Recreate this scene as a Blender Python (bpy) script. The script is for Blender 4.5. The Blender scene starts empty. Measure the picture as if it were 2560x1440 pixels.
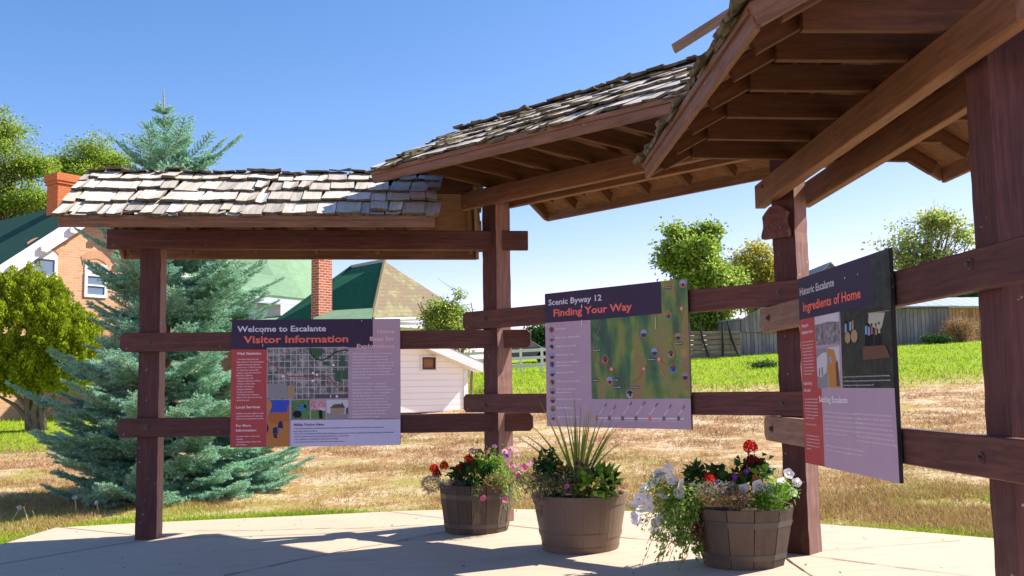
import bpy, bmesh, math, random
import numpy as np
from mathutils import Vector, Matrix
scene = bpy.context.scene
col = scene.collection
R = math.radians
# ---------------------------------------------------------------- camera
FPX, PITCH, ROLL, PPY, CAMH = 2382.3, R(4.7157), R(-0.7795), 776.5, 1.314
cp, sp = math.cos(PITCH), math.sin(PITCH); cr, sr = math.cos(ROLL), math.sin(ROLL)
FW = Vector((0, cp, sp)); UP0 = Vector((0, -sp, cp)); RT0 = Vector((1, 0, 0))
RT = RT0*cr + UP0*sr; UPV = UP0*cr - RT0*sr
CAM = Vector((0, 0, CAMH))
cd = bpy.data.cameras.new('camera'); camo = bpy.data.objects.new('camera', cd); col.objects.link(camo)
cd.sensor_width = 36; cd.lens = FPX/2560*36; cd.shift_y = (PPY-720)/2560; cd.clip_start = .05; cd.clip_end = 3000
camo.matrix_world = Matrix(((RT.x, UPV.x, -FW.x, 0), (RT.y, UPV.y, -FW.y, 0), (RT.z, UPV.z, -FW.z, CAMH), (0, 0, 0, 1)))
cd.dof.use_dof = False
scene.camera = camo
# ---------------------------------------------------------------- world and sun
SUN = Vector((1.02, .39, 1.0)).normalized()
SEL = math.asin(SUN.z); SAZ = math.atan2(SUN.x, SUN.y)
w = bpy.data.worlds.new('World'); scene.world = w; w.use_nodes = True
nt = w.node_tree; bg = nt.nodes['Background']
sky = nt.nodes.new('ShaderNodeTexSky'); sky.sky_type = 'NISHITA'; sky.sun_disc = False
sky.sun_elevation = SEL; sky.sun_rotation = SAZ; sky.altitude = 1800; sky.air_density = 1.0; sky.dust_density = 0.6; sky.ozone_density = 1.6
sx_ = nt.nodes.new('ShaderNodeSeparateColor'); cx_ = nt.nodes.new('ShaderNodeCombineColor'); nt.links.new(sky.outputs[0], sx_.inputs[0])
for i_, (pw, k_) in enumerate(((1.6, 1.27), (1.1, .85), (1.0, .97))):   # deeper blue, as through the dry air of the plateau
    m1 = nt.nodes.new('ShaderNodeMath'); m1.operation = 'MULTIPLY'; m1.inputs[1].default_value = .227; nt.links.new(sx_.outputs[i_], m1.inputs[0])
    m2 = nt.nodes.new('ShaderNodeMath'); m2.operation = 'POWER'; m2.inputs[1].default_value = pw; nt.links.new(m1.outputs[0], m2.inputs[0])
    m3 = nt.nodes.new('ShaderNodeMath'); m3.operation = 'MULTIPLY'; m3.inputs[1].default_value = k_/.227; nt.links.new(m2.outputs[0], m3.inputs[0]); nt.links.new(m3.outputs[0], cx_.inputs[i_])
nt.links.new(cx_.outputs[0], bg.inputs[0]); bg.inputs[1].default_value = 0.112
sl = bpy.data.lights.new('sun', 'SUN'); sl.energy = 4.9; sl.angle = R(.5); sl.color = (1, .92, .79)
so = bpy.data.objects.new('sun', sl); col.objects.link(so); so.location = (20, 8, 20)
so.rotation_euler = (-SUN).to_track_quat('-Z', 'Y').to_euler()
scene.view_settings.view_transform = 'Standard'; scene.view_settings.look = 'None'
scene.view_settings.exposure = 1.05; scene.view_settings.gamma = 1
scene.render.engine = 'CYCLES'
scene.cycles.max_bounces = 8; scene.cycles.transparent_max_bounces = 8
# ---------------------------------------------------------------- helpers
def ray(px, py): return FW + RT*((px-1280)/FPX) - UPV*((py-PPY)/FPX)
def at(px, py, Y): d = ray(px, py); return CAM + d*(Y/d.y)
def at_z(px, py, z): d = ray(px, py); return CAM + d*((z-CAMH)/d.z)
def slabz(x, y): return .128+.0274*(x+.03)+.0054*(y-8.8)
SNV = Vector((-.0274, -.0054, 1))
def on_slab(px, py):
    d = ray(px, py); P = Vector((-.03, 8.8, .128)); return CAM + d*(SNV.dot(P-CAM)/SNV.dot(d))
_ctl = [(-400, 1050, 36), (150, 1040, 35), (700, 1015, 31), (1080, 1006, 27), (1340, 926, 45), (1800, 895, 52), (2300, 855, 56), (2900, 830, 56)]
_az = []; _k = []
for px, py, d in _ctl:
    p = at(px, py, d); _az.append(p.x/p.y); _k.append((p.z-slabz(p.x, p.y)+.03)/(d-10.3))
def gz(x, y):
    k = float(np.interp(x/max(y, 4), _az, _k)); e = y-10.3
    if e < 0: e = 0
    e = min(e, 62)
    xx = max(-45, min(60, x))
    e2 = e*e/(e+1.5)*((62+1.5)/62 if e >= 62 else 1)*1.03
    return slabz(xx, min(y, 72))-.03+k*e2
def ground_at(px, py):
    d = ray(px, py); lo, hi = 3, 150
    for t in np.linspace(6, 90, 900):
        p = CAM+d*(t/d.y)
        if p.z < gz(p.x, p.y): return Vector((p.x, p.y, gz(p.x, p.y)))
    return p
WM = {}
def place(o, M, parent=None):
    if parent is not None:
        o.parent = parent; o.matrix_basis = WM[parent.name].inverted() @ M
    else: o.matrix_basis = M
    WM[o.name] = M.copy(); return o
def tag(o, label=None, cat=None, group=None, kind=None):
    for k, v in (('label', label), ('category', cat), ('group', group), ('kind', kind)):
        if v: o[k] = v
    return o
def thing(name, loc, label, cat, group=None):
    o = bpy.data.objects.new(name, None); o.empty_display_size = .1; col.objects.link(o)
    place(o, Matrix.Translation(Vector(loc))); return tag(o, label, cat, group)
def copy_under(src, M, parent):
    o = src.copy(); col.objects.link(o); return place(o, M, parent)
def frame(o, x, y, z): return Matrix(((x[0], y[0], z[0], o[0]), (x[1], y[1], z[1], o[1]), (x[2], y[2], z[2], o[2]), (0, 0, 0, 1)))
class MB:
    def __init__(s): s.v = []; s.f = []; s.mi = []; s.uv = []; s.smooth = False
    def face(s, pts, m=0, uv=None):
        n = len(s.v); s.v += [tuple(p) for p in pts]; s.f.append(tuple(range(n, n+len(pts)))); s.mi.append(m); s.uv.append(uv)
    def wall(s, pts, ud, vd, m=0):
        ud = Vector(ud); vd = Vector(vd); s.face(pts, m, [(Vector(p).dot(ud), Vector(p).dot(vd)) for p in pts])
    def hexa(s, c, m=0):   # 8 corners: bottom 4 ccw, top 4
        for q in ((3, 2, 1, 0), (4, 5, 6, 7), (0, 1, 5, 4), (1, 2, 6, 5), (2, 3, 7, 6), (3, 0, 4, 7)):
            p = [Vector(c[i]) for i in q]; u = (p[1]-p[0]); u = u.normalized() if u.length > 0 else Vector((1, 0, 0))
            v = (p[3]-p[0]); v = v.normalized() if v.length > 0 else Vector((0, 0, 1))
            s.face(p, m, [(a.dot(u), a.dot(v)) for a in p])
    def box(s, x0, x1, y0, y1, z0, z1, m=0):
        s.hexa([(x0, y0, z0), (x1, y0, z0), (x1, y1, z0), (x0, y1, z0), (x0, y0, z1), (x1, y0, z1), (x1, y1, z1), (x0, y1, z1)], m)
    def obox(s, P, ud, L, vd, D, z0, z1, m=0):
        P = Vector(P); u = Vector(ud).normalized()*L; v = Vector(vd).normalized()*D; zz = Vector((0, 0, 1))
        b = [P, P+u, P+u+v, P+v]; s.hexa([Vector((q.x, q.y, z0)) for q in b]+[Vector((q.x, q.y, z1)) for q in b], m)
    def prism(s, poly, d, m=0):  # polygon pts extruded by vector d
        d = Vector(d); a = [Vector(p) for p in poly]; b = [p+d for p in a]
        s.face(a, m); s.face(b[::-1], m); n = len(a)
        for i in range(n): s.face([a[i], b[i], b[(i+1) % n], a[(i+1) % n]], m)
    def tube(s, pts, rad, n=6, m=0):
        pts = [Vector(p) for p in pts]; base = len(s.v)
        for i, p in enumerate(pts):
            t = (pts[min(i+1, len(pts)-1)]-pts[max(i-1, 0)]); t = t.normalized() if t.length > 1e-9 else Vector((0, 0, 1))
            a = t.orthogonal().normalized() if abs(t.z) > .9 else t.cross(Vector((0, 0, 1))).normalized(); b = t.cross(a)
            r = rad[i] if hasattr(rad, '__len__') else rad
            for k in range(n):
                an = 2*math.pi*k/n; q = p+(a*math.cos(an)+b*math.sin(an))*r; s.v.append(tuple(q))
        for i in range(len(pts)-1):
            for k in range(n):
                k2 = (k+1) % n; s.f.append((base+i*n+k, base+i*n+k2, base+(i+1)*n+k2, base+(i+1)*n+k)); s.mi.append(m); s.uv.append(None)
        s.f.append(tuple(base+(len(pts)-1)*n+k for k in range(n))); s.mi.append(m); s.uv.append(None)
        s.f.append(tuple(base+k for k in range(n))[::-1]); s.mi.append(m); s.uv.append(None)
    def build(s, name, mats, parent=None, M=None, smooth=False, bevel=0, merge=False):
        me = bpy.data.meshes.new(name)
        W = M if M is not None else (WM[parent.name] if parent is not None else Matrix.Identity(4))
        v = s.v
        if M is None and parent is not None:
            Wi = W.inverted(); v = [tuple(Wi @ Vector(p)) for p in s.v]
        me.from_pydata(v, [], s.f)
        if any(u is not None for u in s.uv):
            l = me.uv_layers.new(name='UVMap'); k = 0; arr = np.zeros(len(me.loops)*2, dtype=np.float32)
            for f, u in zip(s.f, s.uv):
                for j in range(len(f)):
                    if u is not None: arr[2*k] = u[j][0]; arr[2*k+1] = u[j][1]
                    k += 1
            l.data.foreach_set('uv', arr)
        if not isinstance(mats, (list, tuple)): mats = [mats]
        for m in mats: me.materials.append(m)
        me.polygons.foreach_set('material_index', s.mi)
        if merge or bevel:
            bm = bmesh.new(); bm.from_mesh(me); bmesh.ops.remove_doubles(bm, verts=bm.verts, dist=1e-5)
            bmesh.ops.recalc_face_normals(bm, faces=bm.faces)
            if bevel:
                es = [e for e in bm.edges if len(e.link_faces) == 2 and e.calc_face_angle(0) > .5]
                bmesh.ops.bevel(bm, geom=es, offset=bevel, segments=1, affect='EDGES', clamp_overlap=True)
            bm.to_mesh(me); bm.free()
        if smooth: me.polygons.foreach_set('use_smooth', [True]*len(me.polygons))
        me.update()
        o = bpy.data.objects.new(name, me); col.objects.link(o); return place(o, W, parent)
def build_np(name, V, F, mat, parent=None, smooth=False, mi=None):
    me = bpy.data.meshes.new(name); V = np.asarray(V, dtype=np.float32).reshape(-1, 3); F = np.asarray(F, dtype=np.int32)
    W = WM[parent.name] if parent is not None else Matrix.Identity(4)
    if parent is not None:
        A = np.array(W.inverted()); V = V @ A[:3, :3].T.astype(np.float32)+A[:3, 3].astype(np.float32)
    k = F.shape[1]; me.vertices.add(len(V)); me.vertices.foreach_set('co', V.ravel())
    me.loops.add(F.size); me.loops.foreach_set('vertex_index', F.ravel())
    me.polygons.add(len(F)); me.polygons.foreach_set('loop_start', np.arange(len(F), dtype=np.int32)*k)
    for m in (mat if isinstance(mat, (list, tuple)) else [mat]): me.materials.append(m)
    if mi is not None: me.polygons.foreach_set('material_index', np.asarray(mi, dtype=np.int32))
    if smooth: me.polygons.foreach_set('use_smooth', np.ones(len(F), dtype=bool))
    me.update(calc_edges=True); me.validate()
    o = bpy.data.objects.new(name, me); col.objects.link(o); return place(o, W, parent)
def unit(a): return a/np.maximum(np.linalg.norm(a, axis=-1, keepdims=True), 1e-9)
def leaf_cards(P, D, N, L, Wd, fold=.25):
    """leaves: base P, direction D, normal N, length L, width Wd -> 2 tris each sharing the midrib"""
    P = np.asarray(P); D = unit(np.asarray(D)); S = unit(np.cross(D, N)); Nn = np.cross(S, D)
    L = np.asarray(L).reshape(-1, 1); Wd = np.asarray(Wd).reshape(-1, 1)
    b = P; t = P+D*L-Nn*L*.08; l = P+D*L*.5+S*Wd*.5+Nn*Wd*fold; r = P+D*L*.5-S*Wd*.5+Nn*Wd*fold
    V = np.stack([b, l, t, r], 1).reshape(-1, 3); i = np.arange(len(P))*4
    F = np.stack([i, i+1, i+2, i+3], 1); return V, F
def blades(P, D, L, Wd, rng, bend=.3):
    """grass/needle blades: one triangle pair bending"""
    P = np.asarray(P); n = len(P); D = unit(np.asarray(D)); h = rng.normal(size=(n, 3)); S = unit(np.cross(D, h))
    L = np.asarray(L).reshape(-1, 1); Wd = np.asarray(Wd).reshape(-1, 1)
    B = np.cross(S, D)*L*bend*rng.uniform(-1, 1, (n, 1))
    m = P+D*L*.55+B*.3; t = P+D*L+B
    V = np.stack([P-S*Wd*.5, P+S*Wd*.5, m+S*Wd*.35, m-S*Wd*.35, t], 1).reshape(-1, 3); i = np.arange(n)*5
    F = np.concatenate([np.stack([i, i+1, i+2], 1), np.stack([i, i+2, i+3], 1), np.stack([i+3, i+2, i+4], 1)])
    return V, F
# ---------------------------------------------------------------- materials
def srgb(r, g, b):
    return tuple(((c/255)/12.92 if c/255 <= .04045 else ((c/255+.055)/1.055)**2.4) for c in (r, g, b))
class Mt:
    def __init__(s, name, rough=.7, spec=.3):
        s.m = bpy.data.materials.new(name); s.m.use_nodes = True; s.t = s.m.node_tree
        s.b = s.t.nodes['Principled BSDF']; s.b.inputs['Roughness'].default_value = rough
        s.b.inputs['Specular IOR Level'].default_value = spec; s.out = s.t.nodes['Material Output']
    def n(s, t, **k):
        x = s.t.nodes.new('ShaderNode'+t)
        for a, v in k.items():
            if a in x.inputs.keys(): x.inputs[a].default_value = v
            else: setattr(x, a, v)
        return x
    def l(s, a, b): s.t.links.new(a, b)
    def coord(s, kind='Object', sc=(1, 1, 1)):
        c = s.n('TexCoord'); m = s.n('Mapping'); m.inputs['Scale'].default_value = sc
        if kind == 'World':
            g = s.n('NewGeometry'); s.l(g.outputs['Position'], m.inputs[0])
        else: s.l(c.outputs[kind], m.inputs[0])
        return m.outputs[0]
    def noise(s, v, scale, det=4, rough=.6, dist=0):
        x = s.n('TexNoise'); x.inputs['Scale'].default_value = scale; x.inputs['Detail'].default_value = det
        x.inputs['Roughness'].default_value = rough; x.inputs['Distortion'].default_value = dist; s.l(v, x.inputs['Vector']); return x.outputs['Fac']
    def ramp(s, f, stops):
        r = s.n('ValToRGB'); e = r.color_ramp.elements
        while len(e) < len(stops): e.new(.5)
        for i, (p, c) in enumerate(stops): e[i].position = p; e[i].color = (*c, 1) if len(c) == 3 else c
        s.l(f, r.inputs[0]); return r.outputs[0]
    def mix(s, f, a, b, mode='MIX'):
        x = s.n('Mix'); x.data_type = 'RGBA'; x.blend_type = mode
        for v, i in ((f, 0), (a, 6), (b, 7)):
            if hasattr(v, 'links'): s.l(v, x.inputs[i])
            elif i == 0: x.inputs[0].default_value = v
            else: x.inputs[i].default_value = (*v[:3], 1)
        return x.outputs[2]
    def math(s, op, a, b=0, c=None):
        x = s.n('Math'); x.operation = op
        for i, v in enumerate((a, b) if c is None else (a, b, c)):
            if hasattr(v, 'links'): s.l(v, x.inputs[i])
            else: x.inputs[i].default_value = v
        return x.outputs[0]
    def island(s):
        return s.n('NewGeometry').outputs['Random Per Island']
    def color(s, c):
        if hasattr(c, 'links'): s.l(c, s.b.inputs['Base Color'])
        else: s.b.inputs['Base Color'].default_value = (*c[:3], 1)
    def bump(s, h, dist=.01, strength=.6):
        b = s.n('Bump'); b.inputs['Distance'].default_value = dist; b.inputs['Strength'].default_value = strength
        s.l(h, b.inputs['Height']); s.l(b.outputs[0], s.b.inputs['Normal'])
    def translucent(s, c, f=.35):
        t = s.n('BsdfTranslucent'); m = s.n('MixShader'); m.inputs[0].default_value = f
        if hasattr(c, 'links'): s.l(c, t.inputs[0])
        else: t.inputs[0].default_value = (*c[:3], 1)
        s.l(s.b.outputs[0], m.inputs[1]); s.l(t.outputs[0], m.inputs[2]); s.l(m.outputs[0], s.out.inputs[0])
def plain(name, c, rough=.6, spec=.3, metal=0):
    m = Mt(name, rough, spec); v = m.coord(); f = m.noise(v, 9, 3); m.color(m.mix(f, [x*.85 for x in c], [min(1, x*1.12) for x in c]))
    m.b.inputs['Metallic'].default_value = metal; return m.m
def wood_stain(name, a, b, spots=True, rough=.62):
    m = Mt(name, rough, .3); v = m.coord('Object', (1.3, 16, 16)); g = m.noise(v, 2.2, 8, .65, .6)
    v2 = m.coord('Object', (.7, 1.4, 1.4)); big = m.noise(v2, 1.7, 4)
    v3 = m.coord('Object', (3, 60, 60)); fine = m.noise(v3, 2, 3)
    obi = m.n('ObjectInfo').outputs['Random']
    c = m.ramp(g, [(.38, [x*.8 for x in a]), (.5, [(x+y)/2 for x, y in zip(a, b)]), (.64, [x*1.12 for x in b])])
    c = m.mix(m.math('MULTIPLY', big, .45), c, [x*1.5 for x in b])
    c = m.mix(m.math('MULTIPLY', obi, .35), c, [x*.6 for x in a])
    # knots
    vo = m.n('TexVoronoi'); vo.inputs['Scale'].default_value = 1.7; m.l(m.coord('Object', (1, 2.2, 2.2)), vo.inputs['Vector'])
    kn = m.ramp(vo.outputs['Distance'], [(.03, (1, 1, 1)), (.085, (0, 0, 0))])
    c = m.mix(m.math('MULTIPLY', kn, .55), c, [x*.35 for x in a])
    if spots:
        s = m.noise(m.coord('Object', (1, 1, .35)), 26, 2, .5); sm = m.ramp(s, [(.735, (0, 0, 0)), (.76, (1, 1, 1))])
        c = m.mix(m.math('MULTIPLY', sm, .55), c, (.5, .46, .42))
    m.color(c); h = m.mix(.5, g, fine); m.bump(h, .004, .7); return m.m
def foliage(name, stops, transl=.35, rough=.55):
    m = Mt(name, rough, .25); i = m.island(); v = m.coord('World'); n = m.noise(v, 1.3, 2)
    f = m.math('ADD', m.math('MULTIPLY', i, .6), m.math('MULTIPLY', n, .4)); c = m.ramp(f, stops); m.color(c)
    m.translucent(m.mix(.5, c, (.55, .75, .1), 'MULTIPLY') if False else c, transl); return m.m
def brickmat(name, a, b, mortar, bw=.21, bh=.072, bump=.004, rough=.85, msize=.012, dirt=None):
    m = Mt(name, rough, .2); t = m.n('TexBrick'); uv = m.n('UVMap').outputs[0]; m.l(uv, t.inputs['Vector'])
    t.inputs['Scale'].default_value = 1; t.inputs['Brick Width'].default_value = bw; t.inputs['Row Height'].default_value = bh
    t.inputs['Mortar Size'].default_value = msize; t.inputs['Color1'].default_value = (*a, 1); t.inputs['Color2'].default_value = (*b, 1)
    t.inputs['Mortar'].default_value = (*mortar, 1); t.inputs['Mortar Smooth'].default_value = .2; c = t.outputs[0]
    n = m.noise(m.coord('World'), .9, 4); c = m.mix(m.math('MULTIPLY', n, .35), c, [x*.55 for x in a])
    if dirt:
        d = m.noise(uv, 1.3, 6, .75, .3); f = m.ramp(d, [(.41, (0, 0, 0)), (.50, (1, 1, 1))]); c = m.mix(f, c, dirt)
    m.color(c); m.bump(m.math('SUBTRACT', 1, t.outputs['Fac']), bump, .8); return m.m
M = {}
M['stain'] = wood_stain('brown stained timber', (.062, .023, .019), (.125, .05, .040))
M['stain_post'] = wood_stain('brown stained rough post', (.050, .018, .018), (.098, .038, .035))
M['rafter'] = wood_stain('brown rafter timber', (.072, .027, .010), (.13, .052, .021), spots=False)
M['fascia'] = wood_stain('faded fascia timber', (.15, .072, .040), (.25, .130, .076))
M['beamw'] = wood_stain('roof beam with painted warm bounce', (.14, .060, .026), (.24, .110, .052))  # stain made more orange, standing for warm light bounced up from the slab
M['fadedrail'] = wood_stain('sun faded rail end', (.19, .11, .075), (.31, .19, .135))
M['ply'] = wood_stain('brown plywood sheathing', (.11, .048, .020), (.20, .092, .042), spots=False)
def shakemat():
    m = Mt('weathered cedar shake', .85, .2); v = m.coord('Object', (1, 1, 1)); i = m.island()
    g = m.n('UVMap'); mp = m.n('Mapping'); mp.inputs['Scale'].default_value = (38, 2.2, 1); m.l(g.outputs[0], mp.inputs[0])
    gr = m.noise(mp.outputs[0], 1, 5, .65, .2); c = m.ramp(i, [(0, (.40, .36, .31)), (.35, (.56, .51, .44)), (.7, (.70, .64, .56)), (1, (.52, .45, .36))])
    d = m.ramp(gr, [(.28, (.55, .52, .48)), (.5, (1, 1, 1))]); c = m.mix(.85, c, d, 'MULTIPLY')
    st = m.noise(v, 4, 4); c = m.mix(m.ramp(st, [(.58, (0, 0, 0)), (.78, (.5, .5, .5))]), c, (.26, .22, .18))
    m.color(c); m.bump(gr, .004, .8); return m.m
M['shake'] = shakemat()
m = Mt('dark shake butt', .95, .1); m.color(m.ramp(m.noise(m.coord(), 18, 5), [(.35, (.07, .058, .032)), (.7, (.22, .185, .12))])); M['butt'] = m.m  # darker brown for the butts, sides and undersides of the shakes
M['stain_lit'] = wood_stain('weathered post side with painted sunlight', (.15, .075, .060), (.28, .155, .13))  # lighter weathered stain, with sunlight on the right post faces painted in
M['bolt'] = plain('dark bolt steel', (.075, .045, .038), .55, .5)
# ================================================================ ground and pavement
rng = np.random.default_rng(7); random.seed(5)
def ground():
    ys = np.concatenate([np.arange(-30, 5, 2.5), np.arange(5, 16, .25), np.arange(16, 40, .8), np.arange(40, 84, 1.6), np.array([90, 110, 150, 220, 320, 480])])
    us = np.concatenate([np.linspace(-1, 0, 90)**3*-1, ]) if False else None
    xs = np.concatenate([-np.geomspace(400, 8.4, 34), np.arange(-8, 8.01, .25), np.geomspace(8.4, 400, 34)])
    V = [];
    for y in ys:
        for x in xs:
            n = .02*math.sin(x*2.3+y*1.1)*math.sin(y*1.9-x*.7)+.012*math.sin(x*5.1)*math.cos(y*4.3)
            inslab = y < 10.2
            V.append((x, y, gz(x, y)+(n*.2-.02 if inslab else n*min(1, (y-10.2)/2))))
    nx = len(xs); F = [(j*nx+i, j*nx+i+1, (j+1)*nx+i+1, (j+1)*nx+i) for j in range(len(ys)-1) for i in range(nx-1)]
    m = Mt('dry lawn and bare soil', .95, .1); P = m.coord('World'); g = m.n('NewGeometry'); sx = m.n('SeparateXYZ'); m.l(g.outputs['Position'], sx.inputs[0])
    X, Y = sx.outputs[0], sx.outputs[1]
    big = m.noise(P, .22, 4); mid = m.noise(P, 1.5, 6, .75); fine = m.noise(P, 11, 6, .75)
    soil = m.mix(fine, (.50, .375, .235), (.70, .56, .38))
    dry = m.mix(fine, (.30, .17, .078), (.52, .33, .16))
    ylw = m.mix(fine, (.26, .25, .04), (.42, .36, .10)); grn = m.mix(m.noise(P, 1.6, 6, .75), (.16, .26, .010), (.38, .45, .03))
    c = m.mix(m.ramp(m.math('ADD', m.math('MULTIPLY', mid, .6), m.math('MULTIPLY', fine, .4)), [(.49, (0, 0, 0)), (.53, (1, 1, 1))]), dry, soil)
    c = m.mix(m.ramp(m.noise(P, .55, 5, .65), [(.52, (0, 0, 0)), (.66, (.75, .75, .75))]), c, ylw)
    nf = m.ramp(m.math('DIVIDE', m.math('SUBTRACT', Y, 8), 9), [(.25, (1, 1, 1)), (.75, (0, 0, 0))]); c = m.mix(m.math('MULTIPLY', nf, m.ramp(m.noise(P, .8, 5, .7), [(.44, (0, 0, 0)), (.58, (.75, .75, .75))])), c, ylw)
    # green watered band: farther than a line that depends on x
    lim = m.math('ADD', m.math('MULTIPLY', X, GREEN[1]), GREEN[0]); dd = m.math('ADD', m.math('SUBTRACT', Y, lim), m.math('MULTIPLY', m.math('SUBTRACT', big, .5), 9))
    fy = m.ramp(m.math('DIVIDE', dd, 12), [(0, (0, 0, 0)), (.25, (1, 1, 1))]); fg = m.ramp(m.math('DIVIDE', dd, 12), [(.18, (0, 0, 0)), (.5, (1, 1, 1))])
    c = m.mix(fy, c, ylw); c = m.mix(fg, c, grn)
    lf = m.math('SUBTRACT', m.math('MULTIPLY', Y, -.285), X); lf = m.math('ADD', lf, m.math('MULTIPLY', m.math('SUBTRACT', mid, .5), 3)); ly = m.math('ADD', m.math('SUBTRACT', Y, 19.5), m.math('MULTIPLY', m.math('SUBTRACT', mid, .5), 5))
    lm_ = m.math('MULTIPLY', m.ramp(m.math('DIVIDE', lf, 2), [(0, (0, 0, 0)), (.5, (1, 1, 1))]), m.ramp(m.math('DIVIDE', ly, 3), [(0, (0, 0, 0)), (.6, (1, 1, 1))])); c = m.mix(lm_, c, grn)
    m.color(c); m.bump(fine, .05, .8)
    o = build_np('ground', V, F, m.m, smooth=True); tag(o, 'sloping ground of dry brown grass, bare soil and green lawn', kind='structure')
GREEN = (26.5, -.18)
ground()
edge_px = [(0, 1362), (139, 1319), (335, 1308), (800, 1287), (1000, 1277), (1200, 1272), (1551, 1276), (1800, 1291), (2048, 1309), (2140, 1316), (2475, 1345)]
EDGE = [on_slab(*p) for p in edge_px]
e0, e1 = EDGE[0], EDGE[1]; er = EDGE[-1]; er0 = EDGE[-2]
EDGE_ALL = [e0+(e0-e1)*1.6]+EDGE+[er+(er-er0)*1.5]
def pavement():
    P = EDGE_ALL+[Vector((7.5, 4.6, 0)), Vector((6.5, 1.2, 0)), Vector((-7.5, 1.2, 0)), Vector((-8.5, 5, 0))]
    mb = MB(); T = [(p.x, p.y, slabz(p.x, p.y)) for p in P]; mb.prism([(x, y, z-.14) for x, y, z in T][::1], (0, 0, .14))
    m = Mt('pinkish broom finished concrete', .8, .25); v = m.coord('World'); n1 = m.noise(v, .8, 5); n2 = m.noise(v, 14, 6, .7); n3 = m.noise(m.coord('World', (1, 5, 1)), 2.2, 5, .6)
    c = m.mix(n1, (.52, .40, .30), (.65, .53, .415)); c = m.mix(m.math('MULTIPLY', n2, .3), c, (.36, .27, .21)); 
    c = m.mix(m.ramp(n3, [(.52, (0, 0, 0)), (.72, (.35, .35, .35))]), c, (.33, .24, .2))
    sp = m.noise(v, 42, 2); c = m.mix(m.ramp(sp, [(.73, (0, 0, 0)), (.77, (.6, .6, .6))]), c, (.16, .12, .09))
    m.color(c); m.bump(n2, .003, .5)
    o = mb.build('pavement', m.m, merge=True); tag(o, 'pinkish concrete slab under the shelter', kind='structure')
    am = Mt('added dark asphalt', .9, .2); va = am.coord('World'); am.color(am.mix(am.noise(va, 30, 5, .8), (.035, .035, .038), (.075, .072, .07))); am.bump(am.noise(va, 60, 3), .006, .6)
    mb = MB(); q = [(-60, -45), (60, -45), (60, 1.05), (-60, 1.05)]; mb.prism([(x, y, slabz(max(-12, min(12, x)), y)-.07) for x, y in q], (0, 0, .05)); ro = mb.build('road', am.m, merge=True); tag(ro, 'unseen dark asphalt added around and behind the camera to cut bounced light', kind='structure')  # unseen dark ground, added to cut light bounced onto the timber fronts
    jm = plain('dirty joint', (.12, .085, .06), .95, .1)
    def strip(px, wd, wob=0):
        pts = []
        Q = [on_slab(*p) for p in px]
        for a, b in zip(Q[:-1], Q[1:]):
            k = max(1, int((b-a).length/.12)) if wob else 1
            for i in range(k): pts.append(a.lerp(b, i/k)+Vector((random.gauss(0, wob), random.gauss(0, wob), 0)))
        pts.append(Q[-1]); j = MB()
        for a, b in zip(pts[:-1], pts[1:]):
            d = (b-a); n = Vector((-d.y, d.x, 0)).normalized()*wd*.5*(random.uniform(.4, 1.4) if wob else 1); z = Vector((0, 0, .004))
            j.face([a-n+z, b-n+z, b+n+z, a+n+z])
        q = j.build('pavement_joint' if not wob else 'pavement_crack', jm); q['kind'] = 'structure'
    strip([(145, 1318), (338, 1338)], .012); strip([(-200, 1440), (0, 1411), (290, 1362), (400, 1346), (600, 1342), (800, 1335), (1115, 1313)], .012)
    strip([(458, 1328), (640, 1327), (790, 1322), (935, 1320), (1060, 1312)], .012, .009)
    strip([(560, 1440), (840, 1381), (955, 1361), (1115, 1330)], .012, .003); strip([(970, 1279), (1115, 1297)], .010)
    strip([(1265, 1313), (1346, 1322), (1560, 1345), (1705, 1357), (1760, 1364)], .012, .002)
    strip([(1955, 1388), (2029, 1440), (2080, 1475)], .012, .004); strip([(2020, 1389), (2140, 1405), (2347, 1431), (2480, 1448)], .012, .004)
    strip([(2050, 1378), (2400, 1352)], .006, .003)
pavement()
# ================================================================ shelter
BAY = [(Vector((-3.482, 8.436, 0)), R(3.87)), (Vector((-.463, 8.852, 0)), R(-44.97)), (Vector((1.763, 6.770, 0)), R(-87.74))]
def bdir(k): a = BAY[k][1]; return Vector((math.cos(a), math.sin(a), 0)), Vector((-math.sin(a), math.cos(a), 0))
SH = thing('information_shelter', (0, 7.5, slabz(0, 7.5)), 'large brown timber shelter in three bays with grey shake roofs', 'shelter')
def board(name, a, b, h, t, mat, parent, back=None, bevel=.004, prof=None, label=None):
    """board from a to b (3D points on the bottom front edge), height h up, thickness t towards back"""
    a = Vector(a); b = Vector(b); x = (b-a); L = x.length; x.normalize()
    y = Vector(back) if back is not None else Vector((-x.y, x.x, 0)); y = (y-x*y.dot(x)).normalized(); z = x.cross(y)
    if z.z < -1e-6: a, b = b, a; x = -x; z = -z
    Mx = frame(a, x, y, z); mb = MB()
    if prof: mb.prism([(p[0] if p[0] >= 0 else L+p[0]+1e-9, 0, p[1]) for p in prof(L, h)], (0, t, 0))
    else: mb.box(0, L, 0, t, 0, h)
    o = mb.build(name, mat, parent, Mx, bevel=bevel)
    if label: o['label'] = label
    return o
def clipped(c): return lambda L, h: [(c, 0), (L-c, 0), (L, c), (L, h-c), (L-c, h), (c, h), (0, h-c), (0, c)]
POSTS = []
SUNF = 1
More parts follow.
